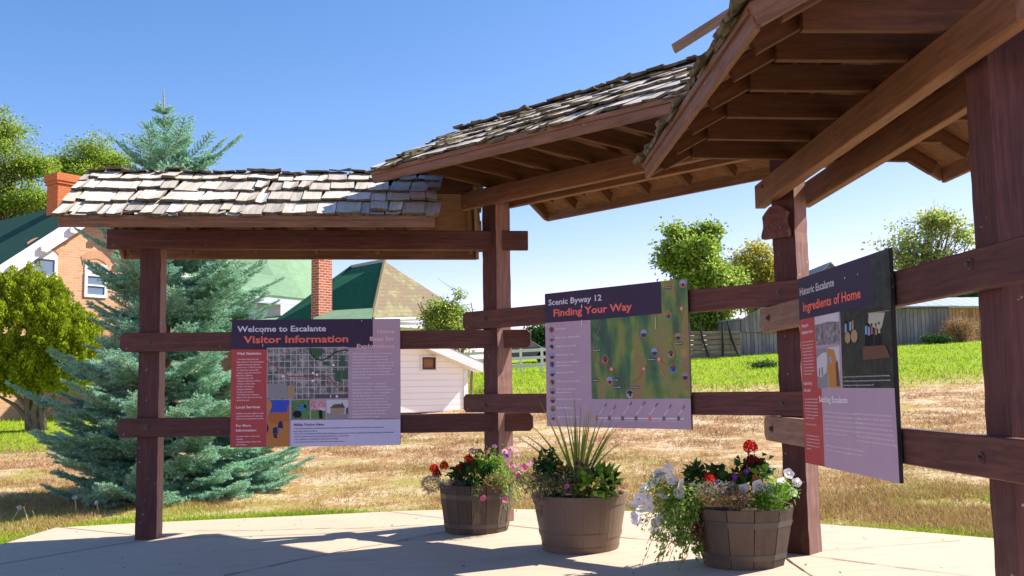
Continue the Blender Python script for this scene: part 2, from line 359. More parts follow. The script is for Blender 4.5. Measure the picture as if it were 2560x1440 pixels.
def post(cx, cy, ang, top, s=.182, lean=(0, 0)):
    z0 = slabz(cx, cy)-.03; a = R(ang)
    # rough sawn: subdivided sides with small irregularity
    n = 42; V = []; F = []; rr = np.random.default_rng(int(abs(cx)*100))
    for i in range(n+1):
        for k in range(4):
            hx, hy = [(-1, -1), (1, -1), (1, 1), (-1, 1)][k]; j = rr.normal(0, .0016, 2)
            V.append(((top-z0)*i/n, hx*s/2+j[0], hy*s/2+j[1]))
    for i in range(n):
        for k in range(4): k2 = (k+1) % 4; F.append((i*4+k, i*4+k2, (i+1)*4+k2, (i+1)*4+k))
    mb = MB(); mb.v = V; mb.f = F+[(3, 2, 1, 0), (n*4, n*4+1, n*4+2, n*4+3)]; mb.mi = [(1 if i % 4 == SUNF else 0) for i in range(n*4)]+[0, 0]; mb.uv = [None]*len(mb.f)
    # local X is up
    Mx = frame((cx+lean[0], cy+lean[1], z0), (-lean[0]/2.3, -lean[1]/2.3, 1), (math.cos(a), math.sin(a), 0), (-math.sin(a), math.cos(a), 0))
    o = mb.build('post', [M['stain_post'], M['stain_lit']], SH, Mx, merge=True); POSTS.append(o); return o
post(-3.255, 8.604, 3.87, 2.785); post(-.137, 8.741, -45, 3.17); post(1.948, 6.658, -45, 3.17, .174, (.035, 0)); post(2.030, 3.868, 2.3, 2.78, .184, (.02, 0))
def bolt(px, py, k, parent, off=0, proud=True):
    P, = (BAY[k][0],); x, n = bdir(k); d = ray(px, py); q = CAM+d*(n.dot(P+n*off-CAM)/n.dot(d)); mb = MB()
    def disc(r, y0, y1, N, ph=0):
        a = [(r*math.cos(2*math.pi*i/N+ph), y1, r*math.sin(2*math.pi*i/N+ph)) for i in range(N)]
        mb.prism(a, (0, y0-y1, 0))
    disc(.026, 0, -.005, 16); disc(.013, -.005, -.020, 6 if proud else 4, .3)
    mb.build('bolt', M['bolt'], parent, frame(q, x, n, (0, 0, 1)))
def rail(k, s0, s1, z, h=.167, mat='stain', off=0, label=None):
    P = BAY[k][0]; x, n = bdir(k); a = P+x*s0+n*off; b = P+x*s1+n*off
    return board('rail', (a.x, a.y, z), (b.x, b.y, z), h, .062, M[mat], SH, n, .005, clipped(.032), label)
ra1 = rail(0, 0, 3.66, 1.690, label='upper rail of the left bay'); ra2 = rail(0, -.01, 3.67, .935)
rb1 = rail(1, 0, 3.66, 1.866); rb2 = rail(1, 0, 3.66, 1.107); rc1 = rail(2, 0, 3.47, 1.690); rc2 = rail(2, .02, 3.52, .935)
for o in (ra1,): del o['label']
# the two far rail ends of the right bay are bleached by the sun
x2, n2 = bdir(2)
for z, s in ((1.690, .0), (.935, .02)):
    a = BAY[2][0]+x2*(s-.001)-n2*.0015; b = a+x2*.93
    e = board('rail_cladding', (a.x, a.y, z-.001), (b.x, b.y, z-.001), .169, .0655, M['fadedrail'], SH, n2, .004, lambda L, h: [(.033, 0), (L, 0), (L, h), (.033, h), (0, h-.033), (0, .033)], 'sun bleached tan rail end')
bolt(371, 856, 0, ra1); bolt(366, 1068, 0, ra2); bolt(1240, 843, 0, ra1); bolt(1243, 1056, 0, ra2)
bolt(1213, 797, 1, rb1); bolt(1213, 1012, 1, rb2); bolt(1947, 730, 1, rb1); bolt(1956, 1008, 1, rb2)
bolt(1922, 795, 2, rc1, -.002, False); bolt(1930, 1072, 2, rc2, -.002, False); bolt(2426, 661, 2, rc1); bolt(2455, 1146, 2, rc2)
# beams
def beam(a, b, h, t, n, k='n'): return board('beam', a, b, h, t, M['stain'] if k == 'n' else M['beamw'], SH, n, .005)
n0 = bdir(0)[1]; n1 = bdir(1)[1]; nc = Vector((1, .007, 0))
ba = beam((-3.614, 8.427, 2.612), (.157, 8.682, 2.588), .178, .06, n0); beam((-3.35, 8.69, 2.655), (.157, 8.927, 2.635), .15, .06, n0)
bb = beam((-.472, 8.861, 3.00), (2.18, 6.211, 3.00), .16, .06, n1, 'w'); q = n1*.245; beam((-.30+q.x, 8.69+q.y, 3.00), (2.18+q.x, 6.211+q.y, 3.00), .16, .06, n1, 'w')
bc = beam((1.797, 6.92, 2.61), (1.83, 3.33, 2.61), .172, .075, nc, 'w'); beam((2.135, 6.90, 2.61), (2.165, 3.33, 2.61), .172, .06, nc, 'w')
bolt(1909, 466, 2, bc, .04, False)
bolt(1240, 598, 0, ba)
# carved bracket plate on the third post
xb, nb = bdir(1); P3 = Vector((1.883, 6.593, 0))
mbk = MB(); prof = [(a_*.86, b_+.355) for a_, b_ in [(-.105, 2.165), (-.128, 2.14), (-.122, 2.10), (-.122, 2.065), (-.14, 2.015), (-.14, 1.985), (.098, 1.985), (.098, 2.035), (.078, 2.085), (.080, 2.125), (.094, 2.16), (.055, 2.195), (0, 2.215), (-.06, 2.205)]]
pts = [P3-nb*.055+xb*a+Vector((0, 0, z)) for a, z in prof]; mbk.prism(pts, nb*.053); mbk.build('bracket', M['stain'], SH, bevel=.003)
# roofs
def roof(FL, FR, BL, BR, zf, zr, fh, raft, ties, tz, tin, front_cut=None, seed=1, ncourse=5, thk=1.0):
    rr = random.Random(seed); FL, FR, BL, BR = [Vector((*p, zf+fh)) for p in (FL, FR, BL, BR)]
    RL = (FL+BL)/2; RR_ = (FR+BR)/2 if front_cut is None else Vector((*front_cut[1], 0)); RL.z = zr; RR_.z = zr
    RF = RR_ if front_cut is None else Vector((*front_cut[0], zr))       # ridge end of the front slope
    ax = (RR_-RL).normalized()
    # sheathing (parent mesh 'roof')
    mb = MB(); up = Vector((0, 0, .014))
    def slab4(a, b, c, d):
        mb.hexa([a, b, c, d, a+up, b+up, c+up, d+up])
    slab4(FL, FR, RF, RL); slab4(BR, BL, RL, RR_)
    rf = mb.build('roof', M['ply'], SH)
    # fascia boards front and back, rakes
    def fb(a, b, out, h=fh, t=.03, mat='fascia', nm='fascia', lift=0.):
        a = a.copy(); b = b.copy(); a.z -= h-.012-lift; b.z -= h-.012-lift
        board(nm, a, b, h, t, M[mat], rf, out, .003)
    outF = Vector((ax.y, -ax.x, 0))
    fb(FL-ax*.01, FR+ax*.01, outF); fb(BL-ax*.01, BR+ax*.01, -outF)
    # second thin drip board under the shakes
    for a, b, o_ in ((FL, FR, outF), (BL, BR, -outF)):
        a2 = a+o_*.028; b2 = b+o_*.028; a2.z -= .028; b2.z -= .028; board('drip_board', a2, b2, .036, .018, M['fascia'], rf, o_, .002)
    for a, r_, s in ((FL, RL, -1), (BL, RL, -1), (FR, RF, 1), (BR, RR_, 1)):
        aa = a.copy(); b2 = r_.copy(); dz = .085; aa.z -= dz; b2.z -= dz
        if front_cut is not None and s > 0 and a is FR: continue
        x = (b2-aa).normalized(); o_ = ax*s; o_ = (o_-x*o_.dot(x)).normalized(); z = x.cross(o_)
        h = .1*(1 if z.z > 0 else -1); m2 = MB(); L = (b2-aa).length; lo, hi = (0, .1) if z.z > 0 else (-.1, 0); m2.box(0, L, .0, .032, lo, hi)
        m2.build('rake_board', M['fascia'], rf, frame(aa, x, o_, z), bevel=.003)
    # ridge board
    rb = RL+ax*.03; re = RR_-ax*.03; board('ridge_board', (rb.x, rb.y, zr-.165), (re.x, re.y, zr-.165), .16, .035, M['rafter'], rf, None, .002)
    L = (RR_-RL).length
    def E(side, t):   # eave point at fraction
        return (FL.lerp(FR, t) if side == 0 else BL.lerp(BR, t))
    for i, t in enumerate(raft):
        for side in (0, 1):
            e = E(side, t); r_ = RL.lerp(RR_, t)
            if side == 0 and front_cut is not None: r_ = RL.lerp(RF, t)
            e = e.copy(); r_ = r_.copy(); e2 = e.lerp(r_, .05); r2 = e.lerp(r_, .985)
            x = (r2-e2).normalized(); y = ax-x*ax.dot(x); y.normalize(); z = x.cross(y)
            if z.z < 0: z = -z; y = -y
            m2 = MB(); m2.box(0, (r2-e2).length, -.02, .02, -.092, -.002); m2.build('rafter', M['rafter'], rf, frame(e2, x, y, z), bevel=.003)
    for t in ties:
        e = E(0, t); b = E(1, t); w_ = (b-e).length; a = e.lerp(b, tin/w_); c = e.lerp(b, 1-tin/w_); a = a+ax*.042; c = c+ax*.042
        board('ceiling_joist', (a.x, a.y, tz), (c.x, c.y, tz), .135, .038, M['rafter'], rf, None, .003)
    # shakes
    for side in (0, 1):
        A, B = (FL, FR) if side == 0 else (BR, BL); T0, T1 = (RL, RF) if side == 0 else (RR_, RL)
        w_ = (B-A).length; u = (B-A).normalized(); sl = ((T0+T1)/2-(A+B)/2).length
        mb = MB(); expo = sl/ncourse
        nrm = u.cross(((T0+T1)/2-(A+B)/2)).normalized(); nrm = nrm if nrm.z > 0 else -nrm
        courses = [(-.040, 0, .030*thk), (-.060, .026*thk, .030*thk)]+[(-.05+expo*i, .042*thk, .034*thk) for i in range(1, ncourse)]+[(sl-.13, .05, .02)]
        for ci, (v0, lift, th) in enumerate(courses):
            x = -.05+rr.uniform(-.03, .0)
            while x < w_+.03:
                wd = rr.uniform(.07, .21); g = rr.uniform(.001, .005); x1 = min(x+wd, w_+.05)
                vv = v0+rr.uniform(-.028, .034)+(rr.random() < .18)*.045; ln = min(expo*1.75, sl-vv+.02) if ci < len(courses)-1 else .14
                t = th*rr.uniform(.7, 1.3); lf = lift+rr.uniform(0, .012)+(rr.random() < .15)*.012; sk = rr.uniform(-.04, .03); cu = rr.uniform(-.008, .014)
                def P(xx, v, h):
                    f = min(max(v/sl, 0), 1); q = A.lerp(B, xx/w_).lerp(T0.lerp(T1, xx/w_), v/sl); return q+nrm*h
                hb = .016+lf; a0 = P(x+g, vv, hb); b0 = P(x1-g, vv+rr.uniform(-.012, .012), hb+cu); c0 = P(x1-g+sk, vv+ln, .016+.006); d0 = P(x+g+sk, vv+ln, .016+.006)
                a1 = a0+nrm*t; b1 = b0+nrm*t*rr.uniform(.8, 1.1); c1 = c0+nrm*.008; d1 = d0+nrm*.008
                # mid split for curl
                mid0 = P((x+x1)/2, vv+rr.uniform(-.006, .006), hb-abs(cu)*.6); mid1 = mid0+nrm*t; mt = (c1+d1)/2
                uvs = [(x, vv), (x+.5*wd, vv), (x+wd, vv), (x+wd, vv+ln), (x+.5*wd, vv+ln), (x, vv+ln)]
                mb_faces = len(mb.v)
                mb.face([a1, mid1, mt, d1], 0, [uvs[0], uvs[1], uvs[4], uvs[5]]); mb.face([mid1, b1, c1, mt], 0, [uvs[1], uvs[2], uvs[3], uvs[4]])
                mb.face([a0, mid0, mid1, a1], 1); mb.face([mid0, b0, b1, mid1], 1); mb.face([b0, c0, c1, b1], 1); mb.face([d0, a0, a1, d1], 1); mb.face([c0, d0, d1, c1], 1); mb.face([a0, d0, c0, b0], 1)
                x += wd
        mb.build('shakes', [M['shake'], M['butt']], rf, merge=True)
    return rf
rfA = roof((-3.607, 7.587), (-.64, 7.823), (-3.86, 9.44), (-.367, 9.83), 2.65, 3.31, .095, [.02, .19, .37, .54, .715, .875, .985], [.1, .28, .46, .63, .8], 2.79, .25, front_cut=((-.70, 8.80), (-.352, 8.84)), seed=3, ncourse=4, thk=.68)
rfB = roof((-1.13, 7.93), (1.13, 5.92), (.377, 9.87), (2.86, 7.21), 3.05, 3.76, .105, [.01, .13, .26, .39, .52, .65, .79, .9, .99], [.08, .2, .33, .46, .6, .73, .86], 3.17, .27, seed=11, ncourse=5, thk=.55)
rfC = roof((.904, 6.07), (.96, 3.54), (2.91, 6.33), (2.98, 3.60), 2.65, 3.33, .11, [.01, .175, .35, .535, .71, .85, .99], [.012, .19, .37, .555, .725, .865], 2.785, .27, seed=23, ncourse=5, thk=.7)
# loose shake that sticks out of the right roof
a = at(1683, 120, 4.6); b = at(1860, 8, 4.5); board('loose_shake', a, b, .022, .09, M['fadedrail'], rfC, (.3, 1, 0), .003)
# ================================================================ sign boards
def homog(src, dst):
    A = []; B = []
    for (x, y), (u, v) in zip(src, dst):
        A.append([x, y, 1, 0, 0, 0, -u*x, -u*y]); B.append(u); A.append([0, 0, 0, x, y, 1, -v*x, -v*y]); B.append(v)
    h = np.linalg.solve(np.array(A, float), np.array(B, float)); H = np.append(h, 1).reshape(3, 3)
    def f(x, y): q = H @ np.array([x, y, 1]); return q[0]/q[2], q[1]/q[2]
    return f
def flat(name, c, rough=.5, var=.06):
    m = Mt(name, rough, .2); n = m.noise(m.coord('World'), 6, 5, .7); m.color(m.mix(n, [x*(1-var*2) for x in c], [min(1, x*(1+var)) for x in c])); return m.m
S_ = {}
for k, c in dict(dark=(.045, .033, .075), mauve=(.50, .385, .48), red=(.50, .085, .080), lav=(.66, .64, .84), white=(.95, .92, .97), head=(.70, .73, .86), orange=(.90, .20, .14), salmon=(.97, .58, .56), pale=(.92, .78, .84), paleL=(.50, .36, .44), ink=(.06, .05, .09), black=(.012, .012, .02), road=(.42, .06, .04), edge=(.02, .02, .022),
                 sky=(.04, .10, .55), sand=(.55, .22, .06), rock=(.50, .16, .05), rockd=(.30, .09, .04), green=(.10, .28, .08), blue=(.05, .22, .55), navy=(.03, .03, .10), skin=(.5, .25, .15), grey=(.30, .30, .32), lgrey=(.64, .65, .70), dgrey=(.10, .10, .12), tan=(.42, .30, .16), canvas=(.50, .52, .40), brown=(.16, .08, .05), dotg=(.20, .17, .13), dotb=(.12, .18, .28), bluep=(.25, .42, .70), dkgreen=(.02, .05, .03), fieldg=(.05, .13, .07), line=(.42, .33, .44), redline=(.47, .13, .13), ochre=(.55, .27, .07)).items():
    S_[k] = flat('print '+k, c)
def aerial():
    m = Mt('aerial town photograph', .45, .4); uv = m.n('UVMap').outputs[0]; n = m.noise(uv, 9, 8, .8); v = m.n('TexVoronoi'); v.inputs['Scale'].default_value = 75; m.l(uv, v.inputs['Vector'])
    b = m.n('TexBrick'); m.l(uv, b.inputs['Vector']); b.inputs['Scale'].default_value = 1; b.inputs['Brick Width'].default_value = .052; b.inputs['Row Height'].default_value = .058; b.offset = 0; b.inputs['Mortar Size'].default_value = .0035
    b.inputs['Color1'].default_value = (0, 0, 0, 1); b.inputs['Color2'].default_value = (0, 0, 0, 1); b.inputs['Mortar'].default_value = (1, 1, 1, 1)
    c = m.ramp(n, [(.32, (.02, .045, .05)), (.46, (.07, .11, .10)), (.52, (.26, .24, .25)), (.60, (.42, .38, .38)), (.72, (.62, .62, .72))])
    c = m.mix(m.ramp(v.outputs['Distance'], [(.2, (.9, .9, .9)), (.42, (0, 0, 0))]), c, (.015, .045, .04)); c = m.mix(m.math('MULTIPLY', b.outputs['Fac'], .7), c, (.62, .62, .60)); m.color(c); return m.m
def relief():
    m = Mt('shaded relief map', .45, .4); uv = m.n('UVMap'); sx = m.n('SeparateXYZ'); m.l(uv.outputs[0], sx.inputs[0])
    mp = m.n('Mapping'); mp.inputs['Rotation'].default_value = (0, 0, -.25); mp.inputs['Scale'].default_value = (5.2, 1.6, 1); m.l(uv.outputs[0], mp.inputs[0])
    big = m.noise(mp.outputs[0], 1.5, 3, .5, .3); rid = m.n('TexNoise'); rid.noise_type = 'RIDGED_MULTIFRACTAL'; rid.inputs['Scale'].default_value = 6; rid.inputs['Detail'].default_value = 6; m.l(uv.outputs[0], rid.inputs['Vector'])
    e = m.math('ADD', big, m.math('MULTIPLY', sx.outputs[0], -.16)); e = m.math('ADD', e, m.math('MULTIPLY', sx.outputs[1], .14))
    c = m.ramp(e, [(.22, (.55, .33, .13)), (.30, (.48, .42, .11)), (.38, (.36, .48, .08)), (.45, (.18, .38, .07)), (.52, (.06, .26, .09)), (.62, (.015, .12, .10))])
    c = m.mix(m.math('MULTIPLY', m.ramp(rid.outputs[0], [(.2, (1, 1, 1)), (.8, (0, 0, 0))]), .5), c, (.02, .05, .03)); hl = m.ramp(rid.outputs[0], [(.35, (0, 0, 0)), (.9, (.45, .45, .45))]); c = m.mix(hl, c, (.50, .55, .20)); m.color(c); m.bump(rid.outputs[0], .03, 1); return m.m
def photo_mat(name, stops, sc=6, det=6):
    m = Mt(name, .45, .4); m.color(m.ramp(m.noise(m.n('UVMap').outputs[0], sc, det, .7, .4), stops)); return m.m
AER, REL = aerial(), relief()
GREENP = photo_mat('picnic photo', [(.35, (.03, .10, .03)), (.6, (.10, .28, .10)), (.7, (.35, .40, .30))], 40)
BW1 = photo_mat('old landscape photo', [(.3, (.04, .04, .045)), (.5, (.20, .20, .21)), (.7, (.5, .5, .52))], 22)
DARKP = photo_mat('dark campfire photo', [(.4, (.008, .012, .012)), (.62, (.03, .045, .035)), (.8, (.10, .12, .08))], 14)
FLAGP = photo_mat('flag photo', [(.4, (.55, .12, .16)), (.52, (.65, .55, .62)), (.6, (.5, .1, .15))], 36, 2)
_tc = {}
def text_mesh(s, bold):
    k = (s, bold)
    if k in _tc: return _tc[k]
    cu = bpy.data.curves.new('lettering', 'FONT'); cu.body = s; cu.size = 1; cu.resolution_u = 2 if len(s) < 24 else 1; cu.offset = bold; cu.fill_mode = 'FRONT'
    ob = bpy.data.objects.new('lettering', cu); col.objects.link(ob); bpy.context.view_layer.update()
    me = ob.to_mesh(); V = np.array([v.co[:] for v in me.vertices]).reshape(-1, 3); F = [tuple(p.vertices) for p in me.polygons]
    ob.to_mesh_clear(); bpy.data.objects.remove(ob); bpy.data.curves.remove(cu); _tc[k] = (V, F); return _tc[k]
class Sign:
    def __init__(s, label, P0, P1, z0, z1, front, hf, group=None, th=.020):
        s.P = Vector((P0[0], P0[1], z0)); x = Vector((P1[0]-P0[0], P1[1]-P0[1], 0)); s.W = x.length; s.H = z1-z0; s.x = x.normalized(); s.n = Vector(front); s.hf = hf
        s.t = thing('sign_board', s.P+s.x*s.W/2, label, 'sign', 'information boards on the shelter rails')
        mb = MB(); mb.obox(s.P, s.x, s.W, -s.n, th, z0, z1); mb.build('panel', S_['edge'], s.t, bevel=.0015)
    def pt(s, U, V, lay): return s.P+s.x*(U*s.W)+Vector((0, 0, (1-V)*s.H))+s.n*(.0012*lay)
    def poly(s, name, px, mat, lay=1, raw=False, label=None):
        q = [(p if raw else s.hf(*p)) for p in px]; mb = MB(); mb.face([s.pt(u, v, lay) for u, v in q], 0, [(u*s.W, (1-v)*s.H) for u, v in q])
        o = mb.build(name, mat, s.t)
        if label: o['label'] = label
        return o
    def rect(s, name, x0, y0, x1, y1, mat, lay=1, label=None):
        a = s.hf(x0, y0); b = s.hf(x1, y1); U0, V0, U1, V1 = a[0], a[1], b[0], b[1]
        return s.poly(name, [(U0, V1), (U1, V1), (U1, V0), (U0, V0)], mat, lay, True, label)
    def multi(s, name, polys, mats, lay=2):
        if name in ('map_field', 'map_symbol', 'bird_dropping', 'route_marker', 'map_name_tag', 'distance_dot') and len(polys) > 1:
            for p in polys: o = s.multi(name, [p], mats, lay)
            return o
        mb = MB()
        for k, (px, mi) in enumerate(polys):
            q = [s.hf(*p) for p in px]; mb.face([s.pt(u, v, lay+k*.08) for u, v in q], mi, [(u*s.W, (1-v)*s.H) for u, v in q])
        return mb.build(name, mats, s.t)
    def text(s, name, lines, mat, lay=3, bold=.012):
        """lines: (string, x0,y_base, x1,y_base1, x_top,y_top): baseline left and right, and a point cap-height above the left"""
        if name == 'heading_lettering' and len(lines) > 1:
            for l in lines: o = s.text(name, [l], mat, lay, bold)
            return o
        mb = MB()
        for st, x0, y0, x1, y1, ch in lines:
            V, F = text_mesh(st, bold); w = V[:, 0].max()-V[:, 0].min(); V = V.copy(); V[:, 0] -= V[:, 0].min()
            a = np.array(s.hf(x0, y0)); b = np.array(s.hf(x1, y1)); c = np.array(s.hf(x0, y0-ch)); hgt = abs(a[1]-c[1]); n = len(mb.v)
            for v in V:
                U = a[0]+(b[0]-a[0])*v[0]/w; Vv = a[1]-hgt*v[1]/.70; mb.v.append(tuple(s.pt(U, Vv, lay)))
            for f in F: mb.f.append(tuple(n+i for i in f)); mb.mi.append(0); mb.uv.append(None)
        return mb.build(name, mat, s.t)
    def curve(s, name, px, wd, mat, lay=2.5):
        q = [s.pt(*s.hf(*p), lay) for p in px]; mb = MB()
        for a, b in zip(q[:-1], q[1:]):
            d = (b-a).normalized(); n = s.n.cross(d)*wd*.5; e = d*wd*.3; mb.face([a-n-e, b-n+e, b+n+e, a+n-e])
        return mb.build(name, mat, s.t)
def ell(cx, cy, rx, ry, n=18): return [(cx+rx*math.cos(2*math.pi*i/n), cy+ry*math.sin(2*math.pi*i/n)) for i in range(n)]
def fillines(ls, x0, y0, dy, ch, w=None, x1=None, sx=0, sy=0):
    mx = max(len(l) for l in ls); out = []
    for i, l in enumerate(ls):
        if l.strip(): out.append((l, x0+sx*i, y0+dy*i, x0+sx*i+(x1-x0)*len(l)/mx, y0+dy*i+sy, ch))
    return out
# --- left board: Welcome to Escalante / Visitor Information
fA = -bdir(0)[1]
A = Sign('wide left board reading Welcome to Escalante Visitor Information with an aerial town map', (-2.498, 8.473), (-1.010, 8.573), .836, 1.962, fA, homog([(82, 86), (1816, 66), (1820, 1366), (72, 1388)], [(0, 0), (1, 0), (1, 1), (0, 1)]))
A.rect('printed_header', 82, 84, 1532, 372, S_['dark']); A.rect('printed_side_panel', 1532, 68, 1818, 1106, S_['mauve']); A.rect('printed_side_panel', 1278, 366, 1532, 1106, S_['mauve'])
A.rect('printed_red_panel', 76, 378, 440, 1386, S_['red']); A.rect('printed_lower_panel', 686, 1106, 1818, 1370, S_['lav']); A.rect('printed_strip', 440, 890, 1278, 1106, S_['mauve']); A.rect('printed_strip', 440, 1106, 686, 1380, S_['mauve'])
A.text('title_lettering', [('Welcome to Escalante', 137, 207, 1048, 195, 58)], S_['head'], bold=.022); A.text('title_lettering', [('Visitor Information', 200, 322, 1278, 305, 72)], S_['orange'], bold=.026)
A.text('heading_lettering', [('Home', 1580, 219, 1758, 217, 42), ('Base for', 1502, 296, 1758, 294, 42), ('Explorations', 1367, 372, 1758, 368, 42)], S_['salmon'], bold=.024)
A.text('heading_lettering', [('Vital Statistics', 132, 441, 382, 439, 25), ('Local Services', 127, 990, 372, 988, 26), ('For More', 127, 1178, 280, 1177, 24), ('Information', 127, 1226, 334, 1224, 24)], S_['pale'], bold=.026)
body = ['\u2022 Town Name Origin: Named after', '  Father Silvestre Velez de Escalante,', '  a Spanish Franciscan missionary', '  explorer who, in 1776-77, crossed', '  the Great Basin desert while', '  seeking a route from Santa Fe to', '  Monterey, California', '\u2022 Settlement Date: 1876', '\u2022 Elevation: 5,820 feet (1,774 m)', '\u2022 Distance to Henrieville:', '  30 miles (~45 minutes)', '\u2022 Distance to Boulder:', '  28 miles (~45 minutes)', '\u2022 Public Restrooms: Interagency', '  Visitor Center (west end of town)', '  and at town park']
A.text('body_lettering', fillines(body, 132, 494, 27.9, 13, x1=412), S_['pale'], bold=.024)
A.text('body_lettering', fillines(['Lodging, restaurants, galleries, parks,', 'groceries, hardware, auto repair, gas,', 'guide services, camping, bank, churches'], 127, 1048, 27, 13, x1=410)+fillines(['\u2022 Escalante Visitor Center (city', '  center)', '\u2022 Interagency Visitor Center (west', '  end of town)'], 127, 1282, 28.3, 13, x1=384), S_['pale'], bold=.024)
A.text('body_lettering', fillines(['With Dixie National Forest to its north and Grand', 'Staircase-Escalante National Monument to its', 'south, Escalante is surrounded by stunningly', 'beautiful public lands. As in early settlement days,', "the town's economic base is still largely rooted in", 'the land. Today, this includes not only ranching', 'and farming, but also lumber production, guide', 'services, motels, restaurants, arts and crafts, and', 'public land management.', '', "Whether you're looking for a challenging", 'backcountry adventure or mellow day trips to', 'beautiful sites, Escalante provides a home base for', 'explorations. In summertime, cool temperatures,', 'mountain lakes, meadows, and forests draw', 'visitors to the nearby Aquarius Plateau. Year-', 'round, the world-renowned Escalante Canyons', 'offer limitless hiking and camping possibilities.', 'Use local guides, or discover the mountains and', 'canyons on your own. Stop by the Escalante', 'Interagency Visitor Center for up-to-date', 'backcountry information and maps.'], 1320, 436, 31, 15, x1=1758, sy=-2), S_['pale'], bold=.024)
A.text('heading_lettering', [("While You're Here", 712, 1172, 1026, 1170, 25)], S_['ink'], bold=.022)
A.text('body_lettering', fillines(["\u2022 Drive the Scenic Backways: Hell's Backbone Road, Smokey Mountain Road, Hole-in-the-Rock Road. Be sure to be prepared for", '  backcountry driving conditions.', "\u2022 Visit some of Grand Staircase-Escalante National Monument's many natural wonders, including Devil's Garden and Lower Calf Creek Falls.", '\u2022 Discover petrified wood fossils at Escalante Petrified Forest State Park.', "\u2022 Take a walking tour of Escalante's many historic buildings.", '\u2022 Learn about local history at the nearby Visitor Information cabin.'], 712, 1203, 27.7, 12, x1=1752, sy=-8), S_['ink'], bold=.02)
A.rect('printed_map', 442, 368, 1278, 888, AER, 2)
A.multi('map_field', [([(885, 370), (1018, 372), (1005, 455), (930, 462), (880, 400)], 0), ([(1195, 450), (1245, 450), (1240, 565), (1190, 560)], 0), ([(1212, 600), (1275, 595), (1275, 700), (1212, 690)], 0), ([(1010, 508), (1085, 508), (1082, 552), (1010, 548)], 0), ([(1140, 600), (1210, 602), (1205, 720), (1140, 715)], 0), ([(655, 755), (728, 752), (724, 888), (650, 888)], 1), ([(446, 740), (648, 735), (645, 886), (446, 886)], 2)], [S_['fieldg'], S_['tan'], S_['grey']], 2.6)
A.curve('map_route', [(442, 505), (510, 548), (580, 600), (655, 660), (700, 666), (960, 664), (1070, 668), (1110, 705), (1160, 765), (1200, 800), (1276, 828)], .0085, S_['road'], 3.2)
A.curve('map_route', [(870, 375), (900, 440), (950, 490), (1010, 498), (1080, 465), (1150, 410), (1240, 390), (1276, 400)], .012, S_['dkgreen'], 3.0)
A.rect('map_legend', 930, 852, 1276, 886, S_['dgrey'], 3.4); A.text('map_symbol', [('?', 1088, 880, 1106, 880, 24)], S_['white'], 4.2)
hs = []
for hx, hy in ((1126, 545), (956, 645), (912, 706), (1160, 868), (606, 660), (914, 628)): hs.append(([(hx-12, hy+10), (hx+12, hy+10), (hx+12, hy-3), (hx, hy-14), (hx-12, hy-3)], 0))
A.multi('map_symbol', hs, [S_['white']], 4.0)
A.multi('canyon_photo', [([(442, 1382), (672, 1382), (672, 905), (442, 905)], 0), ([(442, 1040), (470, 1035), (560, 1030), (640, 1040), (672, 1040), (672, 905), (442, 905)], 1), ([(442, 1100), (470, 1035), (640, 1032), (672, 1040), (672, 1110), (560, 1150), (480, 1140)], 2), ([(442, 905), (480, 912), (496, 960), (470, 1035), (452, 1060), (442, 1060)], 3), ([(640, 1060), (650, 990), (672, 940), (672, 1120), (655, 1150)], 2), ([(442, 1250), (442, 1140), (462, 1180), (458, 1215)], 4), ([(575, 1118), (600, 1125), (608, 1195), (552, 1190), (560, 1140)], 5), ([(505, 1190), (545, 1180), (556, 1250), (500, 1245)], 5), ([(552, 1195), (572, 1195), (565, 1240), (546, 1236)], 6), ([(585, 1195), (600, 1195), (585, 1285), (575, 1285)], 7), ([(505, 1250), (545, 1250), (548, 1300), (515, 1290)], 8), ([(535, 1300), (546, 1295), (540, 1350), (528, 1355)], 7)], [S_['sand'], S_['sky'], S_['rock'], S_['ochre'], S_['navy'], S_['navy'], S_['blue'], S_['skin'], S_['navy']], 2)
A.rect('picnic_photo', 692, 906, 880, 1100, GREENP, 2); A.multi('picnic_photo', [(ell(755, 1050, 48, 38), 0), (ell(830, 1040, 34, 40), 1), (ell(800, 990, 40, 28), 2), (ell(832, 970, 16, 18), 0)], [S_['black'], S_['green'], S_['blue']], 3)
A.rect('parade_photo', 894, 906, 1040, 1100, FLAGP, 2); A.multi('parade_photo', [([(894, 1100), (1040, 1100), (1040, 1020), (894, 1010)], 0), ([(970, 1010), (1010, 1010), (1015, 1098), (980, 1098)], 1), (ell(1010, 995, 32, 16), 2)], [S_['green'], S_['black'], S_['lgrey']], 3)
A.multi('homestead_photo', [([(1054, 1098), (1278, 1098), (1278, 906), (1054, 906)], 0), ([(1054, 1098), (1278, 1098), (1278, 1050), (1054, 1040)], 1), ([(1095, 1045), (1240, 1045), (1240, 985), (1095, 985)], 2), ([(1085, 990), (1130, 950), (1200, 945), (1250, 985)], 3), ([(1190, 985), (1215, 930), (1245, 985)], 3), ([(1250, 1000), (1278, 975), (1278, 1050), (1256, 1050)], 4)], [S_['lgrey'], S_['grey'], S_['tan'], S_['dgrey'], S_['dgrey']], 2)
A.curve('printed_plant_drawing', [(110, 390), (180, 430), (240, 470), (330, 520), (400, 640)], .002, S_['redline'], 1.8); A.curve('printed_plant_drawing', [(250, 380), (290, 600), (310, 800), (260, 1000), (330, 1250)], .002, S_['redline'], 1.8); A.curve('printed_plant_drawing', [(330, 820), (400, 730), (380, 880), (330, 990)], .002, S_['redline'], 1.8)
A.multi('bird_dropping', [([(1414, 84), (1421, 84), (1420, 95), (1415, 94)], 0), ([(395, 205), (400, 205), (399, 232), (396, 232)], 0), ([(396, 335), (402, 335), (401, 360), (397, 358)], 0)], [S_['white']], 5)
